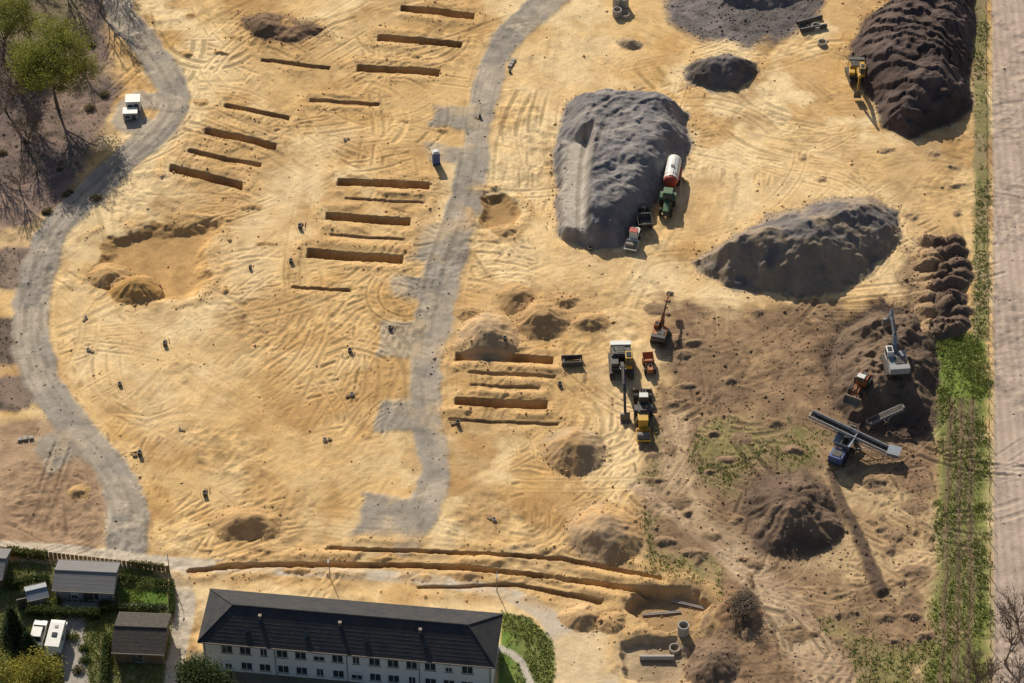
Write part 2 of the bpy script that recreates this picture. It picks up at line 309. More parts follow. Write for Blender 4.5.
heap(792,516,6.8,8.0,4.8,(.14,.098,.072),(.21,.145,.10),rug=.5,seed=39)
heap(582,618,3.0,2.4,1.6,SND,SND2,seed=40);heap(612,622,2.1,2.0,1.0,SND2,seed=41);heap(713,664,3.4,4.4,2.2,(.22,.15,.10),seed=42)
heap(742,612,3.0,4.4,1.5,(.15,.105,.07),(.26,.16,.09),seed=43,rug=.4);heap(628,44,2.0,1.6,1.0,(.38,.28,.18),seed=44)
heap(80,492,1.6,1.4,.7,SND2,seed=45);heap(505,228,2.0,1.4,.7,SND2,seed=46);heap(820,478,1.8,1.6,.9,(.18,.12,.09),seed=47)
for k in range(16):
    t=k/15; heap(205+t*430+rng.uniform(-8,8),556+t*26+rng.uniform(-9,12),rng.uniform(1.0,2.3),rng.uniform(.4,.8),rng.uniform(.25,.6),(.54,.345,.155),SND2,seed=80+k)
for k in range(80):
    u=rng.uniform(650,935);v=rng.uniform(300,640); heap(u,v,rng.uniform(.6,1.8),rng.uniform(.5,1.4),rng.uniform(.2,.7),(.28,.19,.115),seed=110+k)
for k in range(26):
    u=rng.uniform(800,960);v=rng.uniform(140,330); heap(u,v,rng.uniform(.6,1.6),rng.uniform(.5,1.3),rng.uniform(.2,.5),(.46,.315,.175),seed=200+k)
for k in range(36):
    u=rng.uniform(170,450);v=rng.uniform(10,300); heap(u,v,rng.uniform(.6,1.8),rng.uniform(.4,1.0),rng.uniform(.2,.5),(.52,.33,.15),seed=240+k)
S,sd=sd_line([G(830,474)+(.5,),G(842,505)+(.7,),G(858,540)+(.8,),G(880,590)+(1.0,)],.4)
m=sst(-.4,.4,sd); H[S]+=m*.6; col(S,m,(.13,.09,.065),.15)  # low dark ridge standing in for a long shadow streak, shade put into colour
dirt=1-sst(.0,.4,GREEN)*.6
H+=(.10*(N2-.5)+.06*(N3-.5)+.04*(fbm(X,Y,.6,91,2)-.5))*dirt+.35*(N1-.5)
H+=CLOD*.35*(fbm(X,Y,.9,92,3)-.45)
flat=sst(20,0,np.hypot(X,Y)-150); H*=flat
C=np.clip(C,.01,.9)
# ------------------------------------------------------------------ materials
def newmat(name):
    m=bpy.data.materials.new(name);m.use_nodes=True;nt=m.node_tree;b=nt.nodes['Principled BSDF'];return m,nt,b
def M(name,c,rough=.6,metal=0,dirt=.25,scale=2.0,bump=0,spec=.4):
    m,nt,b=newmat(name);N=nt.nodes;L=nt.links
    tc=N.new('ShaderNodeTexCoord');n=N.new('ShaderNodeTexNoise');n.inputs['Scale'].default_value=scale;n.inputs['Detail'].default_value=6
    L.new(tc.outputs['Object'],n.inputs['Vector'])
    r=N.new('ShaderNodeValToRGB');r.color_ramp.elements[0].position=.35;r.color_ramp.elements[1].position=.7
    d=[x*(1-dirt)+y*dirt*.5 for x,y in zip(c,(.35,.27,.18))]
    r.color_ramp.elements[0].color=(*d,1);r.color_ramp.elements[1].color=(*c,1)
    L.new(n.outputs['Fac'],r.inputs['Fac']);L.new(r.outputs['Color'],b.inputs['Base Color'])
    b.inputs['Roughness'].default_value=rough;b.inputs['Metallic'].default_value=metal;b.inputs['Specular IOR Level'].default_value=spec
    if bump:
        bp=N.new('ShaderNodeBump');bp.inputs['Strength'].default_value=bump;bp.inputs['Distance'].default_value=.05
        n2=N.new('ShaderNodeTexNoise');n2.inputs['Scale'].default_value=scale*6;L.new(tc.outputs['Object'],n2.inputs['Vector'])
        L.new(n2.outputs['Fac'],bp.inputs['Height']);L.new(bp.outputs['Normal'],b.inputs['Normal'])
    return m
def groundmat(name):
    m,nt,b=newmat(name);N=nt.nodes;L=nt.links
    at=N.new('ShaderNodeAttribute');at.attribute_name='Col'
    geo=N.new('ShaderNodeNewGeometry')
    def noise(s,d=6,r=.6):
        n=N.new('ShaderNodeTexNoise');n.inputs['Scale'].default_value=s;n.inputs['Detail'].default_value=d;n.inputs['Roughness'].default_value=r
        L.new(geo.outputs['Position'],n.inputs['Vector']);return n
    def mr(n,a,bb):
        q=N.new('ShaderNodeMapRange');q.inputs['From Min'].default_value=.3;q.inputs['From Max'].default_value=.7
        q.inputs['To Min'].default_value=a;q.inputs['To Max'].default_value=bb;L.new(n.outputs['Fac'],q.inputs['Value']);return q
    def mul(a,bn):
        v=N.new('ShaderNodeVectorMath');v.operation='SCALE';L.new(a,v.inputs[0]);L.new(bn,v.inputs['Scale']);return v.outputs[0]
    n1=noise(.5);n2=noise(3.0,5,.7)
    c=mul(at.outputs['Color'],mr(n1,.90,1.10).outputs[0]);c=mul(c,mr(n2,.86,1.12).outputs[0])
    L.new(c,b.inputs['Base Color']);b.inputs['Roughness'].default_value=.95;b.inputs['Specular IOR Level'].default_value=.1
    bp=N.new('ShaderNodeBump');bp.inputs['Strength'].default_value=.55;bp.inputs['Distance'].default_value=.10
    n3=noise(2.2,8,.7);L.new(n3.outputs['Fac'],bp.inputs['Height']);L.new(bp.outputs['Normal'],b.inputs['Normal'])
    return m
GM=groundmat('sandy_ground')
def npmesh(name,V,Fc,mat,colr=None,smooth=False,k=4):
    me=bpy.data.meshes.new(name);me.vertices.add(len(V));me.vertices.foreach_set('co',np.ascontiguousarray(V,dtype=np.float32).ravel())
    n=len(Fc);me.loops.add(n*k);me.loops.foreach_set('vertex_index',np.ascontiguousarray(Fc,dtype=np.int32).ravel())
    me.polygons.add(n);me.polygons.foreach_set('loop_start',np.arange(0,n*k,k,dtype=np.int32))
    try: me.polygons.foreach_set('loop_total',np.full(n,k,dtype=np.int32))
    except Exception: pass
    if smooth: me.polygons.foreach_set('use_smooth',np.ones(n,bool))
    me.update(calc_edges=True)
    if colr is not None:
        a=me.color_attributes.new('Col','FLOAT_COLOR','POINT');cc=np.ones((len(V),4),np.float32);cc[:,:3]=colr;a.data.foreach_set('color',cc.ravel())
    me.materials.append(mat);return me
def link(name,data,parent=None):
    o=bpy.data.objects.new(name,data);scene.collection.objects.link(o)
    if parent: o.parent=parent
    return o
V=np.stack([X,Y,H],-1).reshape(-1,3)
idx=np.arange(NX*NY).reshape(NY,NX)
Fc=np.stack([idx[:-1,:-1],idx[:-1,1:],idx[1:,1:],idx[1:,:-1]],-1).reshape(-1,4)
link('ground',npmesh('ground',V,Fc,GM,C.reshape(-1,3),True))
def zat(x,y):
    i=np.clip(np.searchsorted(xs,x),1,NX-1);j=np.clip(np.searchsorted(ys,y),1,NY-1);return H[j,i]
# ------------------------------------------------------------------ clods
def scatter(W,n,lim=None):
    i0=np.searchsorted(xs,-92);i1=np.searchsorted(xs,92);j0=np.searchsorted(ys,-70);j1=np.searchsorted(ys,90)
    w=W[j0:j1,i0:i1].ravel().astype(float);w/=w.sum();k=rng.choice(len(w),n,p=w)
    j=k//(i1-i0)+j0;i=k%(i1-i0)+i0
    return xs[i]+rng.uniform(-.1,.1,n),ys[j]+rng.uniform(-.1,.1,n),j,i
x,y,j,i=scatter(np.clip(CLOD,0,1),18000)
s=rng.exponential(.05,len(x))+.05; s=np.minimum(s,.34)
octv=np.array([(1,0,0),(0,1,0),(-1,0,0),(0,-1,0),(0,0,.9),(0,0,-.9)],float)
octf=np.array([(0,1,4),(1,2,4),(2,3,4),(3,0,4),(1,0,5),(2,1,5),(3,2,5),(0,3,5)])
VV=octv[None]*s[:,None,None]*rng.uniform(.6,1.3,(len(x),6,1)); a=rng.uniform(0,6.28,len(x))
rx=VV[...,0]*np.cos(a)[:,None]-VV[...,1]*np.sin(a)[:,None];ry=VV[...,0]*np.sin(a)[:,None]+VV[...,1]*np.cos(a)[:,None]
VV=np.stack([rx+x[:,None],ry+y[:,None],VV[...,2]+(H[j,i]+s*.1)[:,None]],-1).reshape(-1,3)
FF=(octf[None]+np.arange(len(x))[:,None,None]*6).reshape(-1,3)
link('soil_clods_and_stones',npmesh('clods',VV,FF,GM,np.repeat(np.clip(C[j,i]*rng.uniform(.75,1.25,(len(x),1)),0,1),6,0),False,3))
# ------------------------------------------------------------------ grass tufts
LEAFM=groundmat('grass_blades')
x,y,j,i=scatter(np.clip(GREEN-.04,0,1)*sst(.35,.6,N2+.1*(GREEN>.5)),34000)
nb=4;n=len(x);bx=np.repeat(x,nb)+rng.normal(0,.12,n*nb);by=np.repeat(y,nb)+rng.normal(0,.12,n*nb);bz=np.repeat(H[j,i],nb)
a=rng.uniform(0,6.28,n*nb);w=rng.uniform(.04,.10,n*nb);h=rng.uniform(.08,.28,n*nb)
p0=np.stack([bx-np.cos(a)*w,by-np.sin(a)*w,bz-.03],-1);p1=np.stack([bx+np.cos(a)*w,by+np.sin(a)*w,bz-.03],-1)
p2=np.stack([bx+rng.normal(0,.16,n*nb),by+rng.normal(0,.16,n*nb),bz+h],-1)
VV=np.stack([p0,p1,p2],1).reshape(-1,3);FF=np.arange(len(VV)).reshape(-1,3)
gc=np.array([.20,.26,.065])*rng.uniform(.6,1.5,(n,1))+np.array([.12,.08,.03])*rng.uniform(0,1.2,(n,1))
link('grass_and_weeds',npmesh('grass',VV,FF,LEAFM,np.repeat(gc,nb*3,0),False,3))
# ------------------------------------------------------------------ mesh builder
class MB:
    def __init__(s): s.v=[];s.f=[];s.m=[];s.mats=[];s.X=Matrix()
    def add(s,vs,fs,mat):
        if mat not in s.mats: s.mats.append(mat)
        k=s.mats.index(mat);o=len(s.v)
        s.v+= [s.X@Vector(p) for p in vs]
        for f in fs: s.f.append([q+o for q in f]);s.m.append(k)
    def box(s,c,d,mat,top=(1,1),rot=None):
        x,y,z=d[0]/2,d[1]/2,d[2]/2;vs=[]
        for sz,tx,ty in((-1,1,1),(1,top[0],top[1])):
            for sx,sy in((-1,-1),(1,-1),(1,1),(-1,1)): vs.append(Vector((sx*x*tx,sy*y*ty,sz*z)))
        if rot is not None: vs=[rot@q for q in vs]
        vs=[q+Vector(c) for q in vs]
        s.add(vs,[(3,2,1,0),(4,5,6,7),(0,1,5,4),(1,2,6,5),(2,3,7,6),(3,0,4,7)],mat)
    def cyl(s,a,b,r0,r1,mat,n=14,cap=True):
        a=Vector(a);b=Vector(b);d=(b-a).normalized();u=d.orthogonal().normalized();w=d.cross(u)
        vs=[]
        for p,r in((a,r0),(b,r1)):
            for k in range(n): t=2*math.pi*k/n;vs.append(p+u*math.cos(t)*r+w*math.sin(t)*r)
        fs=[(k,(k+1)%n,n+(k+1)%n,n+k) for k in range(n)]
        if cap: fs+= [tuple(range(n-1,-1,-1)),tuple(range(n,2*n))]
        s.add(vs,fs,mat)
    def prism(s,prof,x0,x1,mat):
        n=len(prof);vs=[(x0,p[0],p[1]) for p in prof]+[(x1,p[0],p[1]) for p in prof]
        fs=[(k,(k+1)%n,n+(k+1)%n,n+k) for k in range(n)]+[tuple(range(n-1,-1,-1)),tuple(range(n,2*n))]
        s.add(vs,fs,mat)
    def beam(s,p,q,w,h0,h1,mat):
        p=Vector(p);q=Vector(q);d=(q-p).normalized();x=d.cross(Vector((0,0,1)))
        x=Vector((1,0,0)) if x.length<.05 else x.normalized();n=x.cross(d).normalized();vs=[]
        for c,h in((p,h0),(q,h1)):
            for a,b in((-1,-1),(1,-1),(1,1),(-1,1)): vs.append(c+x*a*w/2+n*b*h/2)
        s.add(vs,[(3,2,1,0),(4,5,6,7),(0,1,5,4),(1,2,6,5),(2,3,7,6),(3,0,4,7)],mat)
    def tube(s,c,r,ri,h,mat,n=20):
        vs=[]
        for rr,z in((r,0),(r,h),(ri,h),(ri,0)):
            for k in range(n): t=2*math.pi*k/n;vs.append((c[0]+math.cos(t)*rr,c[1]+math.sin(t)*rr,c[2]+z))
        fs=[]
        for L in range(4):
            for k in range(n): fs.append((L*n+k,L*n+(k+1)%n,((L+1)%4)*n+(k+1)%n,((L+1)%4)*n+k))
        s.add(vs,fs,mat)
    def mesh(s,name):
        me=bpy.data.meshes.new(name);me.from_pydata([tuple(p) for p in s.v],[],s.f)
        for m in s.mats: me.materials.append(m)
        me.polygons.foreach_set('material_index',s.m);me.update()
        import bmesh
        bm=bmesh.new();bm.from_mesh(me);bmesh.ops.recalc_face_normals(bm,faces=bm.faces);bm.to_mesh(me);bm.free();return me
    def obj(s,name,loc=(0,0,0),rz=0,parent=None,bevel=0):
        o=link(name,s.mesh(name),parent);o.location=loc;o.rotation_euler=(0,0,rz)
        if bevel:
            b=o.modifiers.new('bevel','BEVEL');b.width=bevel;b.segments=2;b.limit_method='ANGLE'
        return o
YEL=M('yellow_machine_paint',(.66,.38,.03),.5,dirt=.35);WHT=M('white_paint',(.78,.77,.73),.45,dirt=.2);RED=M('red_paint',(.45,.05,.03),.5,dirt=.35)
GRP=M('green_paint',(.03,.14,.06),.5,dirt=.35);BLU=M('blue_paint',(.05,.11,.32),.5,dirt=.35);BLK=M('black_rubber',(.025,.024,.023),.8,dirt=.4);STL=M('worn_steel',(.20,.18,.16),.6,.3,dirt=.5)
DRK=M('dark_grey_paint',(.06,.06,.062),.5,dirt=.3);GLS=M('cab_glass',(.03,.04,.05),.1,0,dirt=.1,spec=.8);LGR=M('light_grey_paint',(.42,.42,.43),.6,dirt=.4);ORA=M('orange_paint',(.50,.14,.03),.5,dirt=.4)
CON=M('concrete',(.44,.41,.37),.9,dirt=.25,bump=.3);CHR=M('hydraulic_rod',(.5,.5,.5),.25,.9,dirt=.1);WOOD=M('timber',(.30,.20,.11),.8,bump=.4)
BGR=M('blue_grey_paint',(.24,.29,.36),.55,dirt=.4)
def stadium(L,h,z0,y0=0):
    r=h/2;p=[]
    for k in range(9): t=-math.pi/2+math.pi*k/8;p.append((y0+L/2-r+r*math.cos(t),z0+r+r*math.sin(t)))
    for k in range(9): t=math.pi/2+math.pi*k/8;p.append((y0-L/2+r+r*math.cos(t),z0+r+r*math.sin(t)))
    return p
def wheel(b,x,y,z,r,w,rim):
    b.cyl((x-w/2,y,z),(x+w/2,y,z),r,r,BLK,18)
    s=1 if x>0 else -1
    b.cyl((x+s*w/2,y,z),(x+s*(w/2+.04),y,z),r*.55,r*.5,rim,12)
    for k in range(14):
        t=2*math.pi*k/14;b.box((x,y+math.cos(t)*r,z+math.sin(t)*r),(w*.9,.08,.06),BLK,rot=Matrix.Rotation(t+math.pi/2,3,'X'))
def excavator(name,u,v,face,paintm,swing=0,scale=1.,boom=(50,-40,-80),wheeled=False,house2=None,z=None,cabm=None):
    b=MB();house2=house2 or DRK;cabm=cabm or paintm
    if wheeled:
        for yy in(-1.5,1.5):
            for xx in(-1,1): wheel(b,xx*1.05,yy,.55,.55,.5,paintm)
            b.cyl((-.9,yy,.55),(.9,yy,.55),.15,.15,DRK)
        b.box((0,0,.85),(1.3,4.3,.45),DRK);b.box((0,2.45,.55),(2.3,.25,.6),paintm);b.box((0,-2.35,.7),(2.2,.5,.12),DRK)
    else:
        for sx in(-1,1):
            b.prism(stadium(4.3,.95,0),sx*1.2-.3,sx*1.2+.3,BLK)
            for k in range(26):
                yy=-1.7+3.4*(k%13)/12;zz=.0 if k<13 else .95
                b.box((sx*1.2,yy,zz),(.64,.12,.07),STL)
            b.prism(stadium(3.5,.45,.25),sx*1.2-.33,sx*1.2+.33,DRK)
            for yy in(-1.6,1.6): b.cyl((sx*1.2-.34,yy,.48),(sx*1.2+.34,yy,.48),.26,.26,STL,12)
        b.box((0,0,.6),(1.8,2.2,.5),DRK)
    b.cyl((0,0,.8),(0,0,1.15),.75,.75,STL,20)
    b.X=Matrix.Rotation(swing,4,'Z')
    b.box((0,-.45,1.3),(2.65,3.7,.28),DRK)
    prof=[(-2.3,1.46),(-2.55,1.6),(-2.6,2.1),(-2.45,2.45),(-1.7,2.5),(-1.7,1.46)]
    b.prism(prof,-1.3,1.3,house2)
    b.box((0,-.85,1.88),(2.56,1.66,.84),paintm,top=(.95,1));b.box((.35,-.85,2.36),(1.4,1.3,.12),DRK)
    b.cyl((.9,-1.1,2.3),(.9,-1.1,2.85),.08,.07,STL,8)
    b.box((.85,.6,1.75),(.9,1.2,.6),paintm)
    for k in range(4): b.box((0,-1.35+k*.3,2.45),(1.0,.06,.03),STL)
    cy=[(-.0,1.46),(1.55,1.46),(1.62,2.0),(1.25,3.05),(.05,3.08),(-.05,2.2)]
    b.prism(cy,-1.28,-.42,cabm)
    b.prism([(.12,2.05),(1.42,2.05),(1.15,2.93),(.18,2.95)],-1.30,-.40,GLS)
    b.beam((-.85,1.60,2.05),(-.85,1.27,2.98),.7,.05,.05,GLS)
    b.box((-.85,.62,3.10),(.6,.8,.05),GLS)
    for xx in(-1.25,1.25): b.cyl((xx,-1.6,2.4),(xx,-.4,2.4),.025,.025,YEL,6)
    A=Vector((0,.9,1.75));a0,a1,a2=[math.radians(q) for q in boom]
    P1=A+Vector((0,math.cos(a0),math.sin(a0)))*2.6; am=a0-math.radians(38)
    P2=P1+Vector((0,math.cos(am),math.sin(am)))*3.1
    P3=P2+Vector((0,math.cos(a1),math.sin(a1)))*2.9
    P4=P3+Vector((0,math.cos(a2),math.sin(a2)))*1.0
    b.beam(A,P1,.42,.5,.75,paintm);b.beam(P1,P2,.40,.75,.40,paintm)
    sd=Vector((0,math.cos(a1),math.sin(a1)));b.beam(P2-sd*.7,P3,.32,.55,.30,paintm)
    for sx in(-.32,.32):
        b.cyl((sx,1.3,1.5),Vector((sx,0,0))+A.lerp(P1,.55),.10,.10,DRK,8);b.cyl(Vector((sx,0,0))+A.lerp(P1,.55),Vector((sx,0,0))+P1,.06,.06,CHR,8)
    up=Vector((0,-math.sin(am),math.cos(am)))*.45
    b.cyl(P1+up,P1.lerp(P2,.6)+up,.1,.1,DRK,8);b.cyl(P1.lerp(P2,.6)+up,P2-sd*.65,.06,.06,CHR,8)
    nn=Vector((0,-sd.z,sd.y))*.3;b.cyl(P2+nn,P3+nn*.9,.08,.06,DRK,8);b.cyl(P3+nn,P4,.06,.06,STL,6)
    bd=Vector((0,math.cos(a2),math.sin(a2)));bn=Vector((0,-bd.z,bd.y))
    q=[P3+bn*.25,P3-bn*.15,P3+bd*.55-bn*.15+bn*-.2,P3+bd*1.15-bn*.1,P3+bd*1.3+bn*.55,P3+bd*1.0+bn*.75,P3+bd*.9+bn*.35,P3+bd*.45+bn*.35]
    b.prism([(w.y,w.z) for w in q],-.6,.6,STL)
    for k in range(5): b.box(((-.5+.25*k),(P3+bd*1.3+bn*.6).y,(P3+bd*1.3+bn*.6).z),(.09,.12,.25),STL)
    x,y=G(u,v);z=zat(x,y) if z is None else z
    o=b.obj(name,(x,y,z+.02),face,bevel=.03);o.scale=(scale,)*3;return o
def hd(du,dv): return math.atan2(dv,du)-math.pi/2
def wheel_loader(name,u,v,face,pm,scale=1.):
    b=MB()
    for yy in(-1.35,1.45):
        for xx in(-1,1): wheel(b,xx*1.05,yy,.72,.72,.6,pm)
        b.cyl((-.9,yy,.72),(.9,yy,.72),.18,.18,DRK)
    b.prism([(-2.7,.75),(-2.75,1.3),(-2.5,1.9),(-.9,2.05),(-.4,1.9),(-.2,.75)],-.85,.85,pm)
    b.box((0,-1.75,2.06),(1.2,1.2,.08),DRK);b.cyl((.4,-2.0,2.0),(.4,-2.0,2.6),.07,.07,STL,8)
    for sx in(-1,1): b.prism([(-2.1,1.5),(-1.9,1.62),(-.8,1.62),(-.5,1.2),(-.6,1.2),(-.9,1.5)],sx*1.05-.3,sx*1.05+.3,DRK)
    b.prism([(-.75,1.5),(.35,1.5),(.45,2.1),(.25,3.05),(-.7,3.05),(-.8,2.2)],-.7,.7,pm)
    b.prism([(-.62,2.12),(.33,2.12),(.18,2.93),(-.58,2.93)],-.72,.72,GLS);b.beam((0,.45,2.1),(0,.28,2.95),1.2,.06,.06,GLS);b.box((0,-.2,3.1),(1.3,.95,.08),WHT)
    b.box((0,1.0,.95),(.8,2.2,.6),pm);b.box((0,.15,.8),(.45,.8,.5),DRK)
    for sx in(-.42,.42): b.beam((sx,.8,1.7),(sx,2.2,1.4),.16,.35,.4,pm);b.beam((sx,2.2,1.4),(sx,2.9,.6),.16,.4,.3,pm);b.cyl((sx*.8,.7,1.0),(sx*.8,2.0,1.2),.08,.06,CHR,8)
    b.beam((0,1.0,1.9),(0,2.6,1.1),.2,.25,.2,DRK)
    b.prism([(2.9,1.1),(3.0,.2),(3.3,.05),(4.1,.05),(4.1,.12),(3.4,.2),(3.15,.45),(3.1,1.1)],-1.4,1.4,STL)
    for sx in(-1.4,1.36): b.prism([(2.95,1.1),(3.0,.1),(4.05,.1),(3.4,1.1)],sx,sx+.04,STL)
    x,y=G(u,v);o=b.obj(name,(x,y,zat(x,y)+.02),face,bevel=.03);o.scale=(scale,)*3;return o
def tractor_parts(b,pm):
    for xx in(-1,1): wheel(b,xx*.95,-.9,.9,.9,.55,YEL);wheel(b,xx*.85,1.7,.62,.62,.42,YEL)
    b.prism([(-.1,.9),(-.1,1.75),(1.2,1.7),(2.4,1.5),(2.5,.95)],-.42,.42,pm);b.box((0,2.55,.9),(.8,.3,.5),DRK)
    b.box((0,.6,.75),(.6,3.6,.4),DRK);b.cyl((-.9,-.9,.9),(.9,-.9,.9),.15,.15,DRK);b.cyl((-.8,1.7,.62),(.8,1.7,.62),.1,.1,DRK)
    b.prism([(-1.4,1.2),(.0,1.2),(.1,1.9),(-.15,2.8),(-1.35,2.8),(-1.5,1.9)],-.72,.72,DRK)
    b.prism([(-1.3,1.75),(-.0,1.75),(-.22,2.68),(-1.25,2.68)],-.74,.74,GLS);b.box((0,-.75,2.86),(1.35,1.35,.12),pm)
    for xx in(-1,1): b.prism([(-1.9,1.3),(-1.6,1.85),(-.9,2.0),(-.2,1.85),(0,1.5),(-.3,1.75),(-.9,1.88),(-1.5,1.75)],xx*.95-.28,xx*.95+.28,pm)
    b.cyl((.45,.6,1.7),(.45,.6,2.7),.05,.05,STL,8)
def tractor_tank():
    b=MB();tractor_parts(b,GRP)
    b.box((0,-2.6,.8),(.15,2.0,.15),DRK);b.box((0,-6.0,.95),(1.1,5.8,.25),RED)
    for yy in(-5.6,-7.2):
        for xx in(-1,1): wheel(b,xx*1.05,yy,.68,.68,.55,RED)
        b.cyl((-.9,yy,.68),(.9,yy,.68),.1,.1,DRK)
    ps=[(-9.2,.35),(-9.05,.8),(-8.8,1.02),(-8.4,1.12),(-3.9,1.12),(-3.5,1.02),(-3.25,.8),(-3.1,.35)]
    for k in range(len(ps)-1):
        mt=RED if k>3 else WHT
        b.cyl((0,ps[k][0],2.1),(0,ps[k+1][0],2.1),ps[k][1],ps[k+1][1],mt,24,cap=(k in(0,len(ps)-2)))
    b.cyl((0,-6,3.15),(0,-6,3.4),.3,.3,STL);b.box((0,-6,3.24),(.5,4.2,.06),WHT)
    for xx in(-1,1): b.box((xx*1.05,-6.4,1.5),(.6,3.0,.06),RED)
    b.cyl((0,-4.66,2.1),(0,-4.54,2.1),1.15,1.15,RED,24)
    b.box((0,-9.35,1.7),(.3,.3,.9),STL)
    return b
x,y=G(667,208);o=tractor_tank().obj('green_tractor_with_tank_trailer',(x,y,zat(x,y)+.03),hd(-.16,-1),bevel=.02)
def roller(name,u,v,face,pm,scale=1.,roof=None):
    b=MB();b.cyl((-.95,1.7,.75),(.95,1.7,.75),.75,.75,STL,28)
    for xx in(-1.08,1.08): b.box((xx,1.3,.85),(.12,2.2,.3),pm)
    b.box((0,2.62,.85),(2.28,.14,.3),pm);b.box((0,.35,.95),(2.1,.3,.5),pm);b.box((0,0,.8),(.5,.9,.4),DRK)
    for xx in(-1,1): wheel(b,xx*.8,-1.7,.72,.72,.5,pm)
    b.prism([(-2.7,.8),(-2.7,1.5),(-2.3,1.75),(-1.0,1.8),(-.95,.8)],-.8,.8,pm);b.box((0,-1.7,1.79),(1.0,.9,.06),DRK)
    b.prism([(-.95,.9),(.1,.9),(.15,1.6),(.0,2.75),(-.9,2.75)],-.72,.72,pm);b.prism([(-.85,1.6),(.05,1.6),(-.08,2.6),(-.8,2.6)],-.74,.74,GLS);b.box((0,-.42,2.82),(1.5,1.15,.1),roof or WHT)
    x,y=G(u,v);o=b.obj(name,(x,y,zat(x,y)+.02),face,bevel=.03);o.scale=(scale,)*3
def dumper(name,u,v,face,pm,scale=1.):
    b=MB()
    for yy in(-1.3,1.3):
        for xx in(-1,1): wheel(b,xx*.85,yy,.55,.55,.42,pm)
    b.box((0,0,.65),(.9,3.6,.35),DRK)
    b.prism([(.2,1.0),(.6,.85),(1.9,.85),(2.5,1.65),(2.4,1.65),(1.8,.95),(.65,.95),(.35,1.7),(.2,1.7)],-.95,.95,pm)
    for sx in(-.97,.93): b.prism([(.2,1.0),(.6,.85),(1.9,.85),(2.5,1.65),(.3,1.7)],sx,sx+.04,pm)
    b.box((0,-1.4,1.15),(1.0,1.3,.7),pm,top=(.9,.85));b.box((0,-.6,1.15),(.5,.5,.5),DRK);b.box((0,-.82,1.5),(.5,.1,.6),DRK)
    for xx in(-.5,.5):
        b.cyl((xx,-.95,1.4),(xx,-.95,2.6),.04,.04,DRK,6)
    b.cyl((-.5,-.95,2.6),(.5,-.95,2.6),.04,.04,DRK,6)
    x,y=G(u,v);o=b.obj(name,(x,y,zat(x,y)+.02),face,bevel=.02);o.scale=(scale,)*3
dumper('site_dumper',643,221,hd(.1,-1),DRK,1.1)
roller('soil_roller',633,243,hd(-.25,-1),WHT,.85,roof=RED)
excavator('crawler_excavator',856,78,hd(.15,-1),YEL,swing=-.2,boom=(52,-88,-120),scale=.95)
excavator('wheeled_excavator',621,368,hd(.03,-1),DRK,boom=(30,-35,-80),wheeled=False,house2=WHT,scale=1.15,cabm=YEL)
excavator('small_excavator',660,338,hd(.25,1),ORA,boom=(55,-20,-60),scale=.78)
dumper('site_dumper',649,368,hd(-.1,1),ORA,.8)
wheel_loader('wheel_loader',643,408,hd(.0,1),DRK,.95)
roller('soil_roller',643,432,hd(.0,-1),YEL,.9,roof=YEL)
excavator('crawler_excavator',893,384,hd(-.1,1),BGR,boom=(62,-60,-100),scale=1.1,house2=LGR,cabm=WHT)
wheel_loader('wheel_loader',858,402,hd(-.5,-1),ORA,.85)
def conv(b,p,q,w,mt,hh=.45):
    p=Vector(p);q=Vector(q);b.beam(p,q,w,.1,.1,BLK)
    d=(q-p).normalized();x=d.cross(Vector((0,0,1))).normalized();L=(q-p).length
    for s in(-1,1):
        o=x*(w/2+.06)*s
        b.beam(p+o,q+o,.07,.1,.1,mt);dn=Vector((0,0,-hh));b.beam(p+o+dn,q+o+dn,.07,.1,.1,mt)
        n=int(L/.8)
        for k in range(n):
            c=p.lerp(q,k/n)+o;e=p.lerp(q,(k+1)/n)+o;b.cyl(c,e+dn,.03,.03,mt,5);b.cyl(e+dn,e,.03,.03,mt,5)
    for k in range(int(L/.8)): c=p.lerp(q,(k+.5)/int(L/.8))+Vector((0,0,-.12));b.cyl(c-x*w*.5,c+x*w*.5,.05,.05,STL,6)
    b.cyl(q-x*w*.5,q+x*w*.5,.2,.2,STL,10);b.cyl(p-x*w*.5,p+x*w*.5,.2,.2,STL,10)
b=MB()
for sx in(-1,1):
    b.prism(stadium(3.4,.8,0),sx*1.0-.25,sx*1.0+.25,BLK);b.prism(stadium(2.7,.4,.2),sx*1.0-.28,sx*1.0+.28,STL)
b.box((0,0,1.0),(1.5,5.2,.35),DRK);b.box((0,-1.4,1.75),(1.9,1.9,1.1),BLU);b.box((0,-1.4,2.34),(1.3,1.2,.08),DRK);b.cyl((.6,-2.0,2.3),(.6,-2.0,2.9),.07,.07,STL,8)
for k in range(5): b.box((.97,-2.0+k*.3,1.75),(.04,.1,.8),DRK)
for sx in(-1,1): b.add([(sx*.5,.2,1.9),(sx*.5,2.6,1.9),(sx*1.25,3.0,3.0),(sx*1.25,-.2,3.0),(sx*.56,.2,1.85),(sx*.56,2.6,1.85),(sx*1.31,3.0,2.95),(sx*1.31,-.2,2.95)],[(0,1,2,3),(7,6,5,4),(0,4,5,1),(1,5,6,2),(2,6,7,3),(3,7,4,0)],BGR)
b.beam((0,.2,1.9),(0,-.2,3.0),2.3,.06,.06,BGR);b.beam((0,2.6,1.9),(0,3.0,3.0),2.3,.06,.06,BGR)
for sx in(-.6,.6):
    for yy in(.5,2.4): b.cyl((sx,yy,.9),(sx,yy,2.1),.07,.07,STL,8)
conv(b,(0,1.2,1.5),(0,4.6,2.0),.8,BGR,.3)
x,y=G(840,458);b.obj('tracked_screening_plant',(x,y,zat(x,y)),hd(.5,1),bevel=.02)
b=MB();conv(b,(0,-6.2,.9),(0,6.0,4.4),.9,LGR,.6)
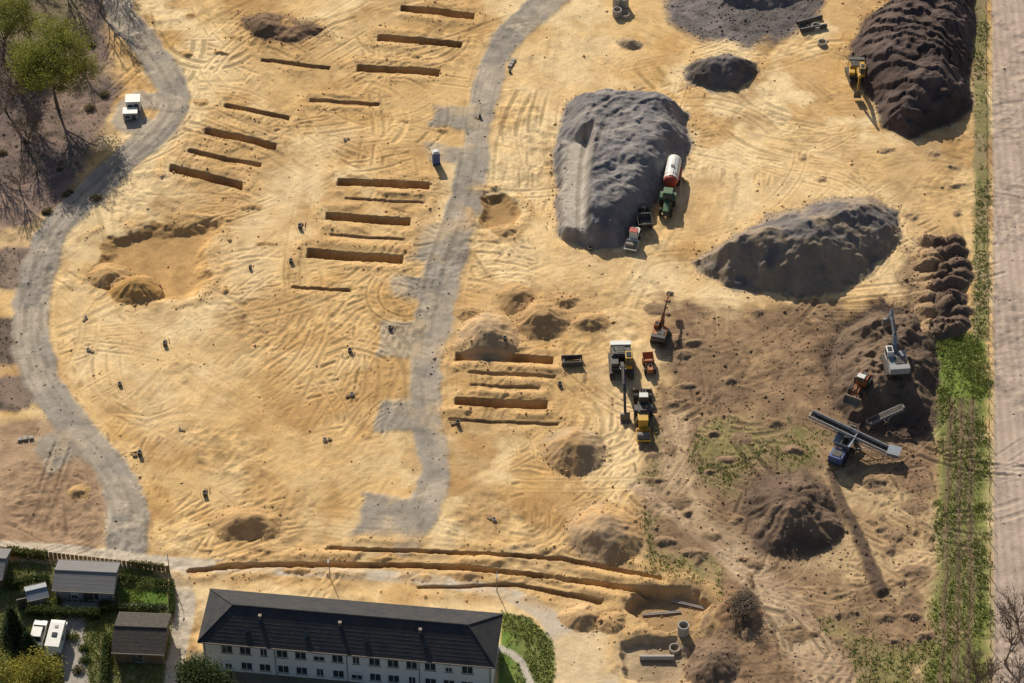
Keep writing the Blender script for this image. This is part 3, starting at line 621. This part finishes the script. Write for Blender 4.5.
for s in(-1,1):
    wheel(b,s*1.0,-.5,.45,.45,.3,DRK);b.cyl((s*.7,-.5,.45),(s*.5,2.4,3.0),.07,.07,LGR,8);b.cyl((s*.7,-.5,.45),(s*.5,-3,1.5),.07,.07,LGR,8)
    b.box((s*.62,-.1,2.9),(.16,12.4,.4),LGR,rot=Matrix.Rotation(math.atan2(3.5,12.2),3,'X'))
b.cyl((-.8,-.5,.45),(.8,-.5,.45),.08,.08,DRK);b.box((0,-6.2,1.3),(1.5,1.5,.7),BGR,top=(1.2,1.2))
x,y=G(850,447);b.obj('conveyor_stacker',(x,y,zat(x,y)),hd(-1,.36),bevel=.01)
b=MB();conv(b,(0,-2.6,.8),(0,2.6,2.4),.8,LGR,.4);wheel(b,.8,0,.35,.35,.25,DRK);wheel(b,-.8,0,.35,.35,.25,DRK);b.cyl((-.7,0,.35),(.7,0,.35),.06,.06,DRK)
for s in(-1,1): b.cyl((s*.5,0,.35),(s*.45,1.0,1.6),.05,.05,LGR,6)
x,y=G(884,424);b.obj('feed_conveyor',(x,y,zat(x,y)),hd(1,.3),bevel=.01)
# ------------------------------------------------------------------ manholes, pipes, small kit
def put(b,name,u,v,rz=0,dz=0,bevel=.01):
    x,y=G(u,v);return b.obj(name,(x,y,zat(x,y)+dz),rz,bevel=bevel)
shm=[]
for q in range(3):
    sh=MB();sh.tube((0,0,-.2),.27,.2,.5+.15*q,DRK if q else CON,16)
    if q!=1: sh.box((.6,.1,.1),(.5,.35,.18),WOOD)
    if q==2: sh.cyl((.4,-.5,.08),(1.2,-.2,.08),.06,.06,WOOD)
    for a in(0,2.1,4.2): sh.cyl((math.cos(a)*.5,math.sin(a)*.5,-.1),(math.cos(a)*.5,math.sin(a)*.5,.6),.025,.025,WOOD,5)
    shm.append(sh.mesh('manhole_shaft'))
for k,(u,v) in enumerate([(86,318),(350,352),(205,495),(494,520),(291,262),(250,268),(88,350),(120,385),(165,345),(352,395),(510,72),(480,118),(412,188),(205,130),
            (140,455),(325,440),(505,345),(300,228),(345,140),(560,385),(458,425),(180,430),(590,250),(390,330),(24,440)]):
    x,y=G(u,v);o=link('manhole_shaft',shm[k%3]);o.location=(x,y,zat(x,y));o.rotation_euler=(0,0,rng.uniform(0,6))
    s=rng.uniform(.8,1.2);o.scale=(s,s,s)
for k,(u,v,n) in enumerate([(617,6,3),(624,6,3),(617,15,2),(625,16,1),(683,634,3),(675,646,1),(816,28,1),(822,44,1)]):
    b=MB()
    for q in range(n): b.tube((0,0,q*.62),.75,.6,.58,CON,24)
    put(b,'concrete_manhole_rings',u,v)
for k,(u,v,a) in enumerate([(655,655,0),(808,22,.4),(812,30,.3)]):
    b=MB();b.X=Matrix.Rotation(math.pi/2,4,'Y');b.tube((-.35,0,-2),.35,.27,4.5,CON if k<1 else DRK,20);put(b,'concrete_pipe',u,v,a)
for k,(u,v,a) in enumerate([(662,608,.1),(690,600,-.3)]):
    b=MB()
    for q in range(2): b.cyl((-2.6,q*.24,.14),(2.6,q*.24,.14),.08,.08,LGR,10)
    put(b,'bundle_of_pipes',u,v,a,.05)
b=MB()
for y_ in(-.7,.7):
    b.box((0,y_,.5),(3.0,.12,.9),DRK)
    for q in range(2): b.box((0,y_*1.1,.3+q*.4),(3.0,.06,.1),STL)
for x_ in(-1.2,1.2): b.cyl((x_,-.7,.6),(x_,.7,.6),.08,.08,STL)
put(b,'trench_shield',572,363,.05)
def toilet(u,v,m):
    b=MB();b.box((0,0,1.15),(1.1,1.1,2.1),m);b.box((0,0,.05),(1.25,1.25,.1),DRK);b.box((0,-.57,1.15),(.8,.04,1.9),m)
    b.add([(-.6,-.6,2.2),(.6,-.6,2.2),(.6,.6,2.2),(-.6,.6,2.2),(-.3,-.3,2.5),(.3,-.3,2.5),(.3,.3,2.5),(-.3,.3,2.5)],[(0,1,5,4),(1,2,6,5),(2,3,7,6),(3,0,4,7),(4,5,6,7),(3,2,1,0)],WHT);put(b,'portable_toilet',u,v,.2)
toilet(436,163,BLU)
def container(name,u,v,rz,m,l=5,w=2.4,h=2.5):
    e=link(name,None);x,y=G(u,v);e.location=(x,y,zat(x,y));e.rotation_euler=(0,0,rz)
    b=MB();b.box((0,0,h/2+.15),(l,w,h),m)
    for q in range(int(l/.3)):
        for s in(-1,1): b.box((-l/2+.15+q*.3,s*(w/2+.025),h/2+.15),(.12,.05,h-.3),m)
    b.obj('shell',parent=e);b=MB();b.box((0,0,h+.2),(l+.1,w+.1,.1),WHT);b.obj('roof',parent=e)
    b=MB();b.box((-l*.2,-w/2-.07,h*.6),(.7,.06,h*.36),GLS);b.box((l*.25,-w/2-.07,h*.45),(.6,.06,h*.8),DRK);b.obj('window_and_door',parent=e)
container('site_office_container',134,109,.05,WHT,2.2,1.8,1.9);container('site_office_container',131,118,.05,LGR,2.2,1.4,1.2)
b=MB()
for q in range(3): b.box((q*1.3,0,.3),(1.0,1.0,.5),CON);b.box((q*1.3,0,.05),(1.1,1.1,.1),WOOD)
bm_=b.mesh('kerb_stone_pallets')
for u,v,r in [(20,440,.2),(510,66,1.2)]:
    x,y=G(u,v);o=link('kerb_stone_pallets',bm_);o.location=(x,y,zat(x,y));o.rotation_euler=(0,0,r);o.scale=(.6,.6,.6)
# ------------------------------------------------------------------ buildings
SLATE=M('dark_roof_slates',(.036,.040,.050),.8,dirt=.2,scale=.8,bump=.3,spec=.2);PLASTER=M('white_render_wall',(.80,.79,.76),.9,dirt=.1,scale=.4)
TILE=M('grey_roof_felt',(.22,.22,.23),.9,dirt=.3,scale=.8,bump=.3);BRICKW=M('brown_timber_wall',(.20,.12,.07),.8,dirt=.2);FRM=M('window_frames',(.75,.75,.74),.5,dirt=.05)
def house(name,cx,cy,rz,L,Wd,hw,hr,roofm,wallm,hip=0,over=.4,floors=2,step=2.4,courses=True,z0=0):
    e=link(name,None);e.location=(cx,cy,z0);e.rotation_euler=(0,0,rz)
    b=MB();b.box((0,0,hw/2-.3),(L,Wd,hw+.6),wallm)
    if not hip:
        for s in(-1,1): b.add([(s*L/2,-Wd/2,hw),(s*L/2,Wd/2,hw),(s*L/2,0,hw+hr-.1),(s*(L/2-.1),-Wd/2,hw),(s*(L/2-.1),Wd/2,hw),(s*(L/2-.1),0,hw+hr-.1)],[(0,1,2),(5,4,3),(0,3,4,1),(1,4,5,2),(2,5,3,0)],wallm)
    b.obj('walls',parent=e)
    b=MB();X_=L/2+over;Y_=Wd/2+over;r=X_-hip
    t=.18;vs=[(-X_,-Y_,hw),(X_,-Y_,hw),(X_,Y_,hw),(-X_,Y_,hw),(-r,0,hw+hr),(r,0,hw+hr)]
    vs+=[(p[0],p[1],p[2]+t) for p in vs]
    b.add(vs,[(6,7,11,10),(8,9,10,11),(7,8,11),(9,6,10),(3,2,1,0),(0,1,7,6),(1,2,8,7),(2,3,9,8),(3,0,6,9)],roofm)
    if courses:
        nC=int(math.hypot(Y_,hr)/.5)
        for s in(-1,1):
            for q in range(1,nC):
                f=q/nC;xx=X_-hip*f
                b.beam((-xx+.05,s*Y_*(1-f),hw+t+hr*f),(xx-.05,s*Y_*(1-f),hw+t+hr*f),.03,.015,.015,roofm)
    b.cyl((-r,0,hw+hr+t),(r,0,hw+hr+t),.12,.12,roofm,8)
    if hip:
        for sx in(-1,1):
            for sy in(-1,1): b.cyl((sx*X_,sy*Y_,hw+t),(sx*r,0,hw+hr+t),.1,.1,roofm,6)
    b.obj('roof',parent=e)
    b=MB()
    for s in(-1,1): b.cyl((-X_,s*(Y_+.09),hw+.1),(X_,s*(Y_+.09),hw+.1),.09,.09,STL,8)
    xx=-L/2
    while xx<=L/2: b.cyl((min(max(xx,-L/2+.2),L/2-.2),-Wd/2-.08,0),(min(max(xx,-L/2+.2),L/2-.2),-Wd/2-.08,hw),.05,.05,STL,6);xx+=L/4
    b.obj('gutters',parent=e)
    if floors:
        b=MB();n=int((L-2)/step)
        for f in range(floors):
            zc=hw*(f+.52)/floors+.1
            for q in range(n):
                xc=-L/2+ (L-(n-1)*step)/2+q*step
                for s in(-1,1):
                    y0=s*(Wd/2);ww=1.35 if (q*7+f)%5 else .8
                    b.box((xc,y0+s*.02,zc),(ww+.16,.10,1.45),FRM);b.box((xc,y0+s*.045,zc),(ww,.08,1.28),GLS)
                    b.box((xc,y0+s*.06,zc),(.06,.08,1.3),FRM);b.box((xc,y0+s*.1,zc-.78),(ww+.3,.22,.06),CON)
                    if (q*5+f*3)%7==0: b.box((xc,y0+s*.07,zc+.38),(ww,.06,.5),FRM)
        b.box((L/2-3.3,-Wd/2-.04,1.1),(1.3,.12,2.2),DRK);b.obj('windows_and_door',parent=e)
    return e
zE=6.2
fl=np.array(G(210,589,zE));fr=np.array(G(503,614,zE));nl=np.array(G(192,641,zE))
ax=(fr-fl);L=np.hypot(*ax);ang=math.atan2(ax[1],ax[0]);u=ax/L;nn=np.array([u[1],-u[0]]);Wd=abs(np.dot(nl-fl,nn))
c=fl+u*L/2+nn*Wd/2
e=house('office_building',c[0],c[1],ang,L-1,Wd-1,zE,2.6,SLATE,PLASTER,hip=4.0,over=.5,z0=-.2)
b=MB()
for q in range(3): b.box((-L*.30+q*L*.27,-1.2,zE+2.3),(.4,.4,.7),STL)
for q in range(4): b.box((-L*.34+q*L*.2,-Wd*.3,zE+1.35),(.6,.8,.12),GLS,rot=Matrix.Rotation(math.atan2(2.6,Wd/2),3,'X'))
b.obj('roof_vents_and_rooflights',parent=e)
def gh(name,u,v,rz,L,W,h,hr,rm,wm): 
    x,y=G(u,v);return house(name,x,y,rz,L,W,h,hr,rm,wm,floors=1,step=2.6,over=.35,z0=-.1)
gh('garden_shed',88,588,-.06,7.6,4.6,2.3,1.0,TILE,LGR);gh('timber_garden_house',143,646,-.05,6.2,6.0,2.5,1.3,M('dark_roof_felt',(.05,.045,.045),.9,dirt=.3),BRICKW)
gh('greenhouse',38,600,.3,2.2,1.8,1.6,.5,BGR,FRM)
gh('summer_house',-8,575,-.1,4.0,4.6,2.4,1.1,TILE,BRICKW)
def motorhome(u,v,face):
    b=MB()
    for yy in(-1.6,1.9):
        for xx in(-1,1): wheel(b,xx*.95,yy,.35,.35,.25,LGR)
    b.prism([(-3.2,.4),(-3.25,2.9),(1.4,3.0),(2.0,2.85),(2.2,2.2),(1.3,2.0),(1.3,.4)],-1.12,1.12,WHT)
    b.prism([(1.3,.4),(1.3,2.0),(1.9,2.0),(2.5,1.3),(3.1,1.15),(3.2,.45)],-1.0,1.0,WHT)
    b.beam((0,2.0,1.98),(0,2.55,1.33),1.7,.06,.06,GLS)
    for s in(-1,1): b.box((s*1.13,-.8,2.0),(.04,1.0,.6),GLS);b.box((s*1.13,.6,2.0),(.04,.6,.5),GLS);b.box((s*1.01,1.85,1.55),(.04,.7,.4),GLS)
    b.box((0,-1,3.02),(.8,.8,.12),GLS);b.box((0,.6,3.02),(.5,.5,.12),LGR)
    x,y=G(u,v);o=b.obj('motorhome',(x,y,zat(x,y)),face,bevel=.04);o.scale=(.85,.85,.85)
motorhome(58,642,hd(.1,1))
def car(u,v,face,pm):
    b=MB()
    for yy in(-1.35,1.35):
        for xx in(-1,1): wheel(b,xx*.78,yy,.32,.32,.22,LGR)
    b.prism([(-2.15,.3),(-2.2,.85),(-1.9,1.0),(1.0,1.0),(2.0,.8),(2.15,.3)],-.88,.88,pm)
    b.add([(-.8,-1.8,1.0),(.8,-1.8,1.0),(.8,1.05,1.0),(-.8,1.05,1.0),(-.62,-1.3,1.48),(.62,-1.3,1.48),(.62,.3,1.48),(-.62,.3,1.48)],[(0,1,5,4),(1,2,6,5),(2,3,7,6),(3,0,4,7)],GLS)
    b.box((0,-.5,1.50),(1.26,1.65,.05),pm)
    x,y=G(u,v);b.obj('parked_car',(x,y,zat(x,y)),face,bevel=.03)
car(39,636,hd(.1,1),WHT)
# ------------------------------------------------------------------ vegetation
BARK=M('bark',(.13,.10,.075),.9,bump=.4);BARK2=M('pale_bark',(.20,.15,.11),.9,bump=.4)
def leafmat(name):
    m,nt,b=newmat(name);at=nt.nodes.new('ShaderNodeAttribute');at.attribute_name='Col';nt.links.new(at.outputs['Color'],b.inputs['Base Color']);b.inputs['Roughness'].default_value=.7
    b.inputs['Specular IOR Level'].default_value=.2
    tr=nt.nodes.new('ShaderNodeBsdfTranslucent');nt.links.new(at.outputs['Color'],tr.inputs['Color']);mx=nt.nodes.new('ShaderNodeMixShader');mx.inputs[0].default_value=.35
    nt.links.new(b.outputs[0],mx.inputs[1]);nt.links.new(tr.outputs[0],mx.inputs[2]);nt.links.new(mx.outputs[0],nt.nodes['Material Output'].inputs['Surface']);return m
LM=leafmat('leaves')
def leafmesh(name,P,size,c,cv=.35):
    n=len(P);a=rng.normal(size=(n,3));a/=np.linalg.norm(a,axis=1)[:,None];b=rng.normal(size=(n,3));b-=a*(a*b).sum(1)[:,None];b/=np.linalg.norm(b,axis=1)[:,None]
    s=(size*rng.uniform(.6,1.3,n))[:,None];VV=np.stack([P-a*s,P+b*s*.6,P+a*s,P-b*s*.6],1).reshape(-1,3)
    cl=np.array(c)[None]*(1+cv*rng.uniform(-1,1,(n,1)));return npmesh(name,VV,np.arange(4*n).reshape(-1,4),LM,np.repeat(np.clip(cl,0.005,1),4,0))
def skeleton(h,spread,depth,seed,thick,levels=(5,4,3,3)):
    R=random.Random(seed);b=MB();tips=[]
    def br(p,d,l,r,k):
        q=p;segs=3
        for s in range(segs):
            d2=(d+Vector((R.uniform(-1,1),R.uniform(-1,1),R.uniform(-.3,.8)))*.16).normalized()
            n=q+d2*l/segs;b.cyl(q,n,max(r*(1-s*.22),.015),max(r*(1-(s+1)*.22),.012),thick,5 if k else 8,cap=False);q=n;d=d2
            if k<depth and s>0:
                for c in range(levels[k]//2 if s<2 else levels[k]):
                    a=R.uniform(0,6.28);sp=R.uniform(.5,1.0)*spread
                    nd=(d+Vector((math.cos(a),math.sin(a),R.uniform(-.1,.35)))*sp).normalized()
                    br(q,nd,l*R.uniform(.55,.8),r*.5,k+1)
        if k>=depth-1: tips.append(q)
    br(Vector((0,0,-.3)),Vector((0,0,1)),h*.42,h*.022,0);return b,tips
def tree(name,x,y,h,c,seed,n=14000,size=.2,spread=.9,sc=1.,z=0,bark=BARK,depth=3,cl=.5,levels=(5,4,3,3)):
    e=link(name,None);e.location=(x,y,z)
    b,t=skeleton(h,spread,depth,seed,bark,levels);b.obj('trunk_and_limbs',parent=e)
    T=np.array([tuple(q) for q in t]);k=rng.integers(0,len(T),n);cb=rng.uniform(.55,1.35,len(T))[k]
    P=T[k]+rng.normal(0,cl,(n,3));me=leafmesh('leaves',P,size,c)
    a=me.color_attributes['Col'];cc=np.empty(len(me.vertices)*4,np.float32);a.data.foreach_get('color',cc);cc=cc.reshape(-1,4);cc[:,:3]*=np.repeat(cb,4)[:,None];a.data.foreach_set('color',cc.ravel())
    link('leaves',me,e)
    return e
def T(name,u,v,*a,**k): x,y=G(u,v);return tree(name,x,y,*a,z=float(zat(x,y)),**k)
SPR=(.29,.30,.06)
T('spring_willow_tree',58,108,14.5,SPR,3,n=32000,size=.13,spread=1.5,cl=.65,levels=(7,5,4,3))
T('spring_tree',30,36,9,SPR,4,n=6000,size=.12)
T('spring_tree',4,60,10,(.24,.25,.06),5,n=4000,size=.12)
T('spring_tree',40,722,11,(.36,.33,.07),6,n=13000,size=.13)
T('broadleaf_tree',213,718,9.5,(.06,.085,.028),7,n=26000,size=.17,cl=.7)
T('young_tree',146,596,2.6,(.16,.20,.05),8,n=900,size=.09,cl=.3)
bares=[]
for s in range(3):
    b,t=skeleton(11,.85,3,20+s,BARK2,levels=(6,5,4,3));bares.append(b.mesh('bare_tree'))
for k,(u,v,s) in enumerate([(100,12,.9),(60,-25,1.1),(18,-30,1.1),(112,-35,1.),(-20,40,1.1),(5,110,.9),(-12,160,1.),(28,150,.7),(85,60,.6),(-30,-5,1.2),(85,-60,1.2),(40,-70,1.2),(5,-90,1.2),(22,100,.8),(20,190,.6),
                            (1005,665,.8),(975,690,.7),(1022,640,.7),(1015,700,.9),(950,730,.8),(745,625,.22),(990,720,.8)]):
    x,y=G(u,v);o=link('bare_tree',bares[k%3]);o.location=(x,y,float(zat(x,y))-.1);o.rotation_euler=(0,0,k*1.3);o.scale=(s,s,s)
def conifer(u,v,h,r,c=(.04,.068,.028)):
    x,y=G(u,v);e=link('spruce_tree',None);e.location=(x,y,float(zat(x,y)));b=MB();b.cyl((0,0,-.2),(0,0,h*.95),h*.02,.03,BARK,8);PP=[]
    for k in range(26):
        z=h*(.08+.9*k/26);rr=r*(1-k/27)**.9
        for q in range(9):
            a=rng.uniform(0,6.28);L_=rr*rng.uniform(.75,1.15);p=Vector((math.cos(a)*L_,math.sin(a)*L_,z-L_*.25));b.cyl((0,0,z),p,.04,.015,BARK,4,cap=False)
            m_=60;t=rng.uniform(.15,1,m_)[:,None];PP.append(np.array([0,0,z])*(1-t)+np.array(p)*t+rng.normal(0,.14,(m_,3)))
    b.obj('trunk',parent=e);link('needles',leafmesh('needles',np.concatenate(PP),.14,c),e)
conifer(16,640,6.5,2.2);conifer(30,655,4.5,1.6)
def hedge(p,q,w,h,c=(.08,.11,.03)):
    (x0,y0),(x1,y1)=G(*p),G(*q);L_=math.hypot(x1-x0,y1-y0);n=int(L_*w*h*220)+300
    t=rng.uniform(0,1,n);P=np.stack([t*L_+rng.normal(0,.1,n),rng.uniform(-w/2,w/2,n)+rng.normal(0,.06,n),rng.uniform(0,1,n)**.6*h+rng.normal(0,.06,n)],-1)
    o=link('hedge',leafmesh('hedge',P,.13,c));o.location=(x0,y0,0);o.rotation_euler=(0,0,math.atan2(y1-y0,x1-x0))
hedge((6,590),(50,583),1,1.8);hedge((58,602),(58,680),.8,1.2);hedge((100,612),(168,612),.9,1.4);hedge((172,585),(172,618),.7,1.3);hedge((28,615),(100,618),1.0,1.6)
hedge((48,560),(8,555),1.0,1.6,(.16,.17,.05));hedge((120,580),(168,586),.6,1.0);hedge((108,640),(104,690),.9,1.5);hedge((130,566),(165,570),.6,1.1,(.18,.18,.05))
for k in range(36):
    if k<20: u,v=rng.uniform(0,110),rng.uniform(600,683)
    else: u,v=rng.uniform(-5,110),rng.uniform(30,215)
    x,y=G(u,v);r=rng.uniform(.4,1.0);n=500;d=rng.normal(size=(n,3));d/=np.linalg.norm(d,axis=1)[:,None];P=d*r*rng.uniform(.3,1.25,(n,1))*np.array([1,.8,1]);P[:,2]=np.abs(P[:,2])*.8
    o=link('shrub',leafmesh('shrub',P,.11,[(.10,.13,.035),(.16,.18,.05),(.20,.17,.09)][k%3] if k<20 else (.22,.18,.10)));o.location=(x,y,float(zat(x,y)))
b=MB()
for k in range(260):
    a=rng.uniform(0,6.28);r=rng.uniform(0,1.8);p=Vector((math.cos(a)*r,math.sin(a)*r*1.3,rng.uniform(.1,1.2)));d=Vector(rng.normal(size=3));d.z*=.35;d.normalize();b.cyl(p-d*.9,p+d*.9,.045,.02,BARK,4)
x,y=G(742,612);b.obj('brushwood_pile',(x,y,float(zat(x,y))-.2))
for (u0,u1) in [(951,941),(962,955),(972,968)]:
    b=MB();P=[]
    (xa,ya),(xb,yb)=G(u0,395),G(u1,740);n=int(abs(yb-ya)/1.5)
    for k in range(n):
        t=(k+rng.uniform(-.2,.2))/n;x=xa+(xb-xa)*t+rng.normal(0,.1);y=ya+(yb-ya)*t;z=float(zat(x,y));h=rng.uniform(1.2,2.6)
        b.cyl((x,y,z-.1),(x+rng.normal(0,.1),y,z+h),.035,.02,BARK,5)
        for q in range(7):
            a=rng.uniform(0,6.28);zz=z+h*rng.uniform(.35,1);b.cyl((x,y,zz),(x+math.cos(a)*.5,y+math.sin(a)*.5,zz+.4),.02,.01,BARK,4,cap=False)
            P.append(np.array([x+math.cos(a)*.4,y+math.sin(a)*.4,zz+.3])+rng.normal(0,.15,(6,3)))
    e=link('row_of_saplings',None);b.obj('stems',parent=e);link('leaves',leafmesh('sapling_leaves',np.concatenate(P),.07,(.20,.22,.06)),e)
b=MB();(xa,ya),(xb,yb)=G(985,-60),G(991,760);n=int(abs(yb-ya)/3);pr=None
for k in range(n+1):
    t=k/n;x=xa+(xb-xa)*t;y=ya+(yb-ya)*t;z=float(zat(x,y));b.cyl((x,y,z-.2),(x,y,z+1.5),.06,.05,WOOD,6)
    if pr:
        for hh in(.5,1.0,1.4): b.cyl((pr[0],pr[1],pr[2]+hh),(x,y,z+hh),.012,.012,STL,3,cap=False)
    pr=(x,y,z)
b.obj('wire_fence')
b=MB();(xa,ya),(xb,yb)=G(0,552),G(172,572);n=40
for k in range(n):
    t=k/n;b.box((xa+(xb-xa)*t,ya+(yb-ya)*t,.6),(.5,.04,1.2),WOOD)
b.obj('garden_fence')
for u,v in [(497,592),(170,575),(330,578)]:
    b=MB();b.cyl((0,0,0),(0,0,4.2),.07,.05,STL,8);b.cyl((0,0,4.2),(0,-.8,4.4),.04,.04,STL,6);b.box((0,-1.0,4.4),(.25,.6,.1),LGR);put(b,'street_lamp',u,v)
# ------------------------------------------------------------------ light, sky, camera
EL=math.radians(32);az=math.radians(-20)
w=bpy.data.worlds.new('World');scene.world=w;w.use_nodes=True;nt=w.node_tree;bg=nt.nodes['Background'];sk=nt.nodes.new('ShaderNodeTexSky');sk.sky_type='NISHITA';sk.sun_disc=False
sk.sun_elevation=EL;sk.sun_rotation=az;sk.air_density=1.0;sk.dust_density=2.0;nt.links.new(sk.outputs[0],bg.inputs[0]);bg.inputs[1].default_value=.07
s=bpy.data.lights.new('sun','SUN');s.energy=5.0;s.angle=math.radians(.5);s.color=(1,.92,.77);so=link('sun',s)
sd=Vector((math.sin(az)*math.cos(EL),math.cos(az)*math.cos(EL),math.sin(EL)));so.rotation_euler=sd.to_track_quat('Z','Y').to_euler()
cam=bpy.data.cameras.new('camera');cam.sensor_width=36;cam.lens=36*F/1024;cam.clip_end=10000;cam.clip_start=1
co=link('camera',cam);co.location=tuple(CAM);co.rotation_euler=(math.pi/2-TH,0,0);scene.camera=co
scene.view_settings.view_transform='Standard';scene.view_settings.look='None';scene.view_settings.exposure=0
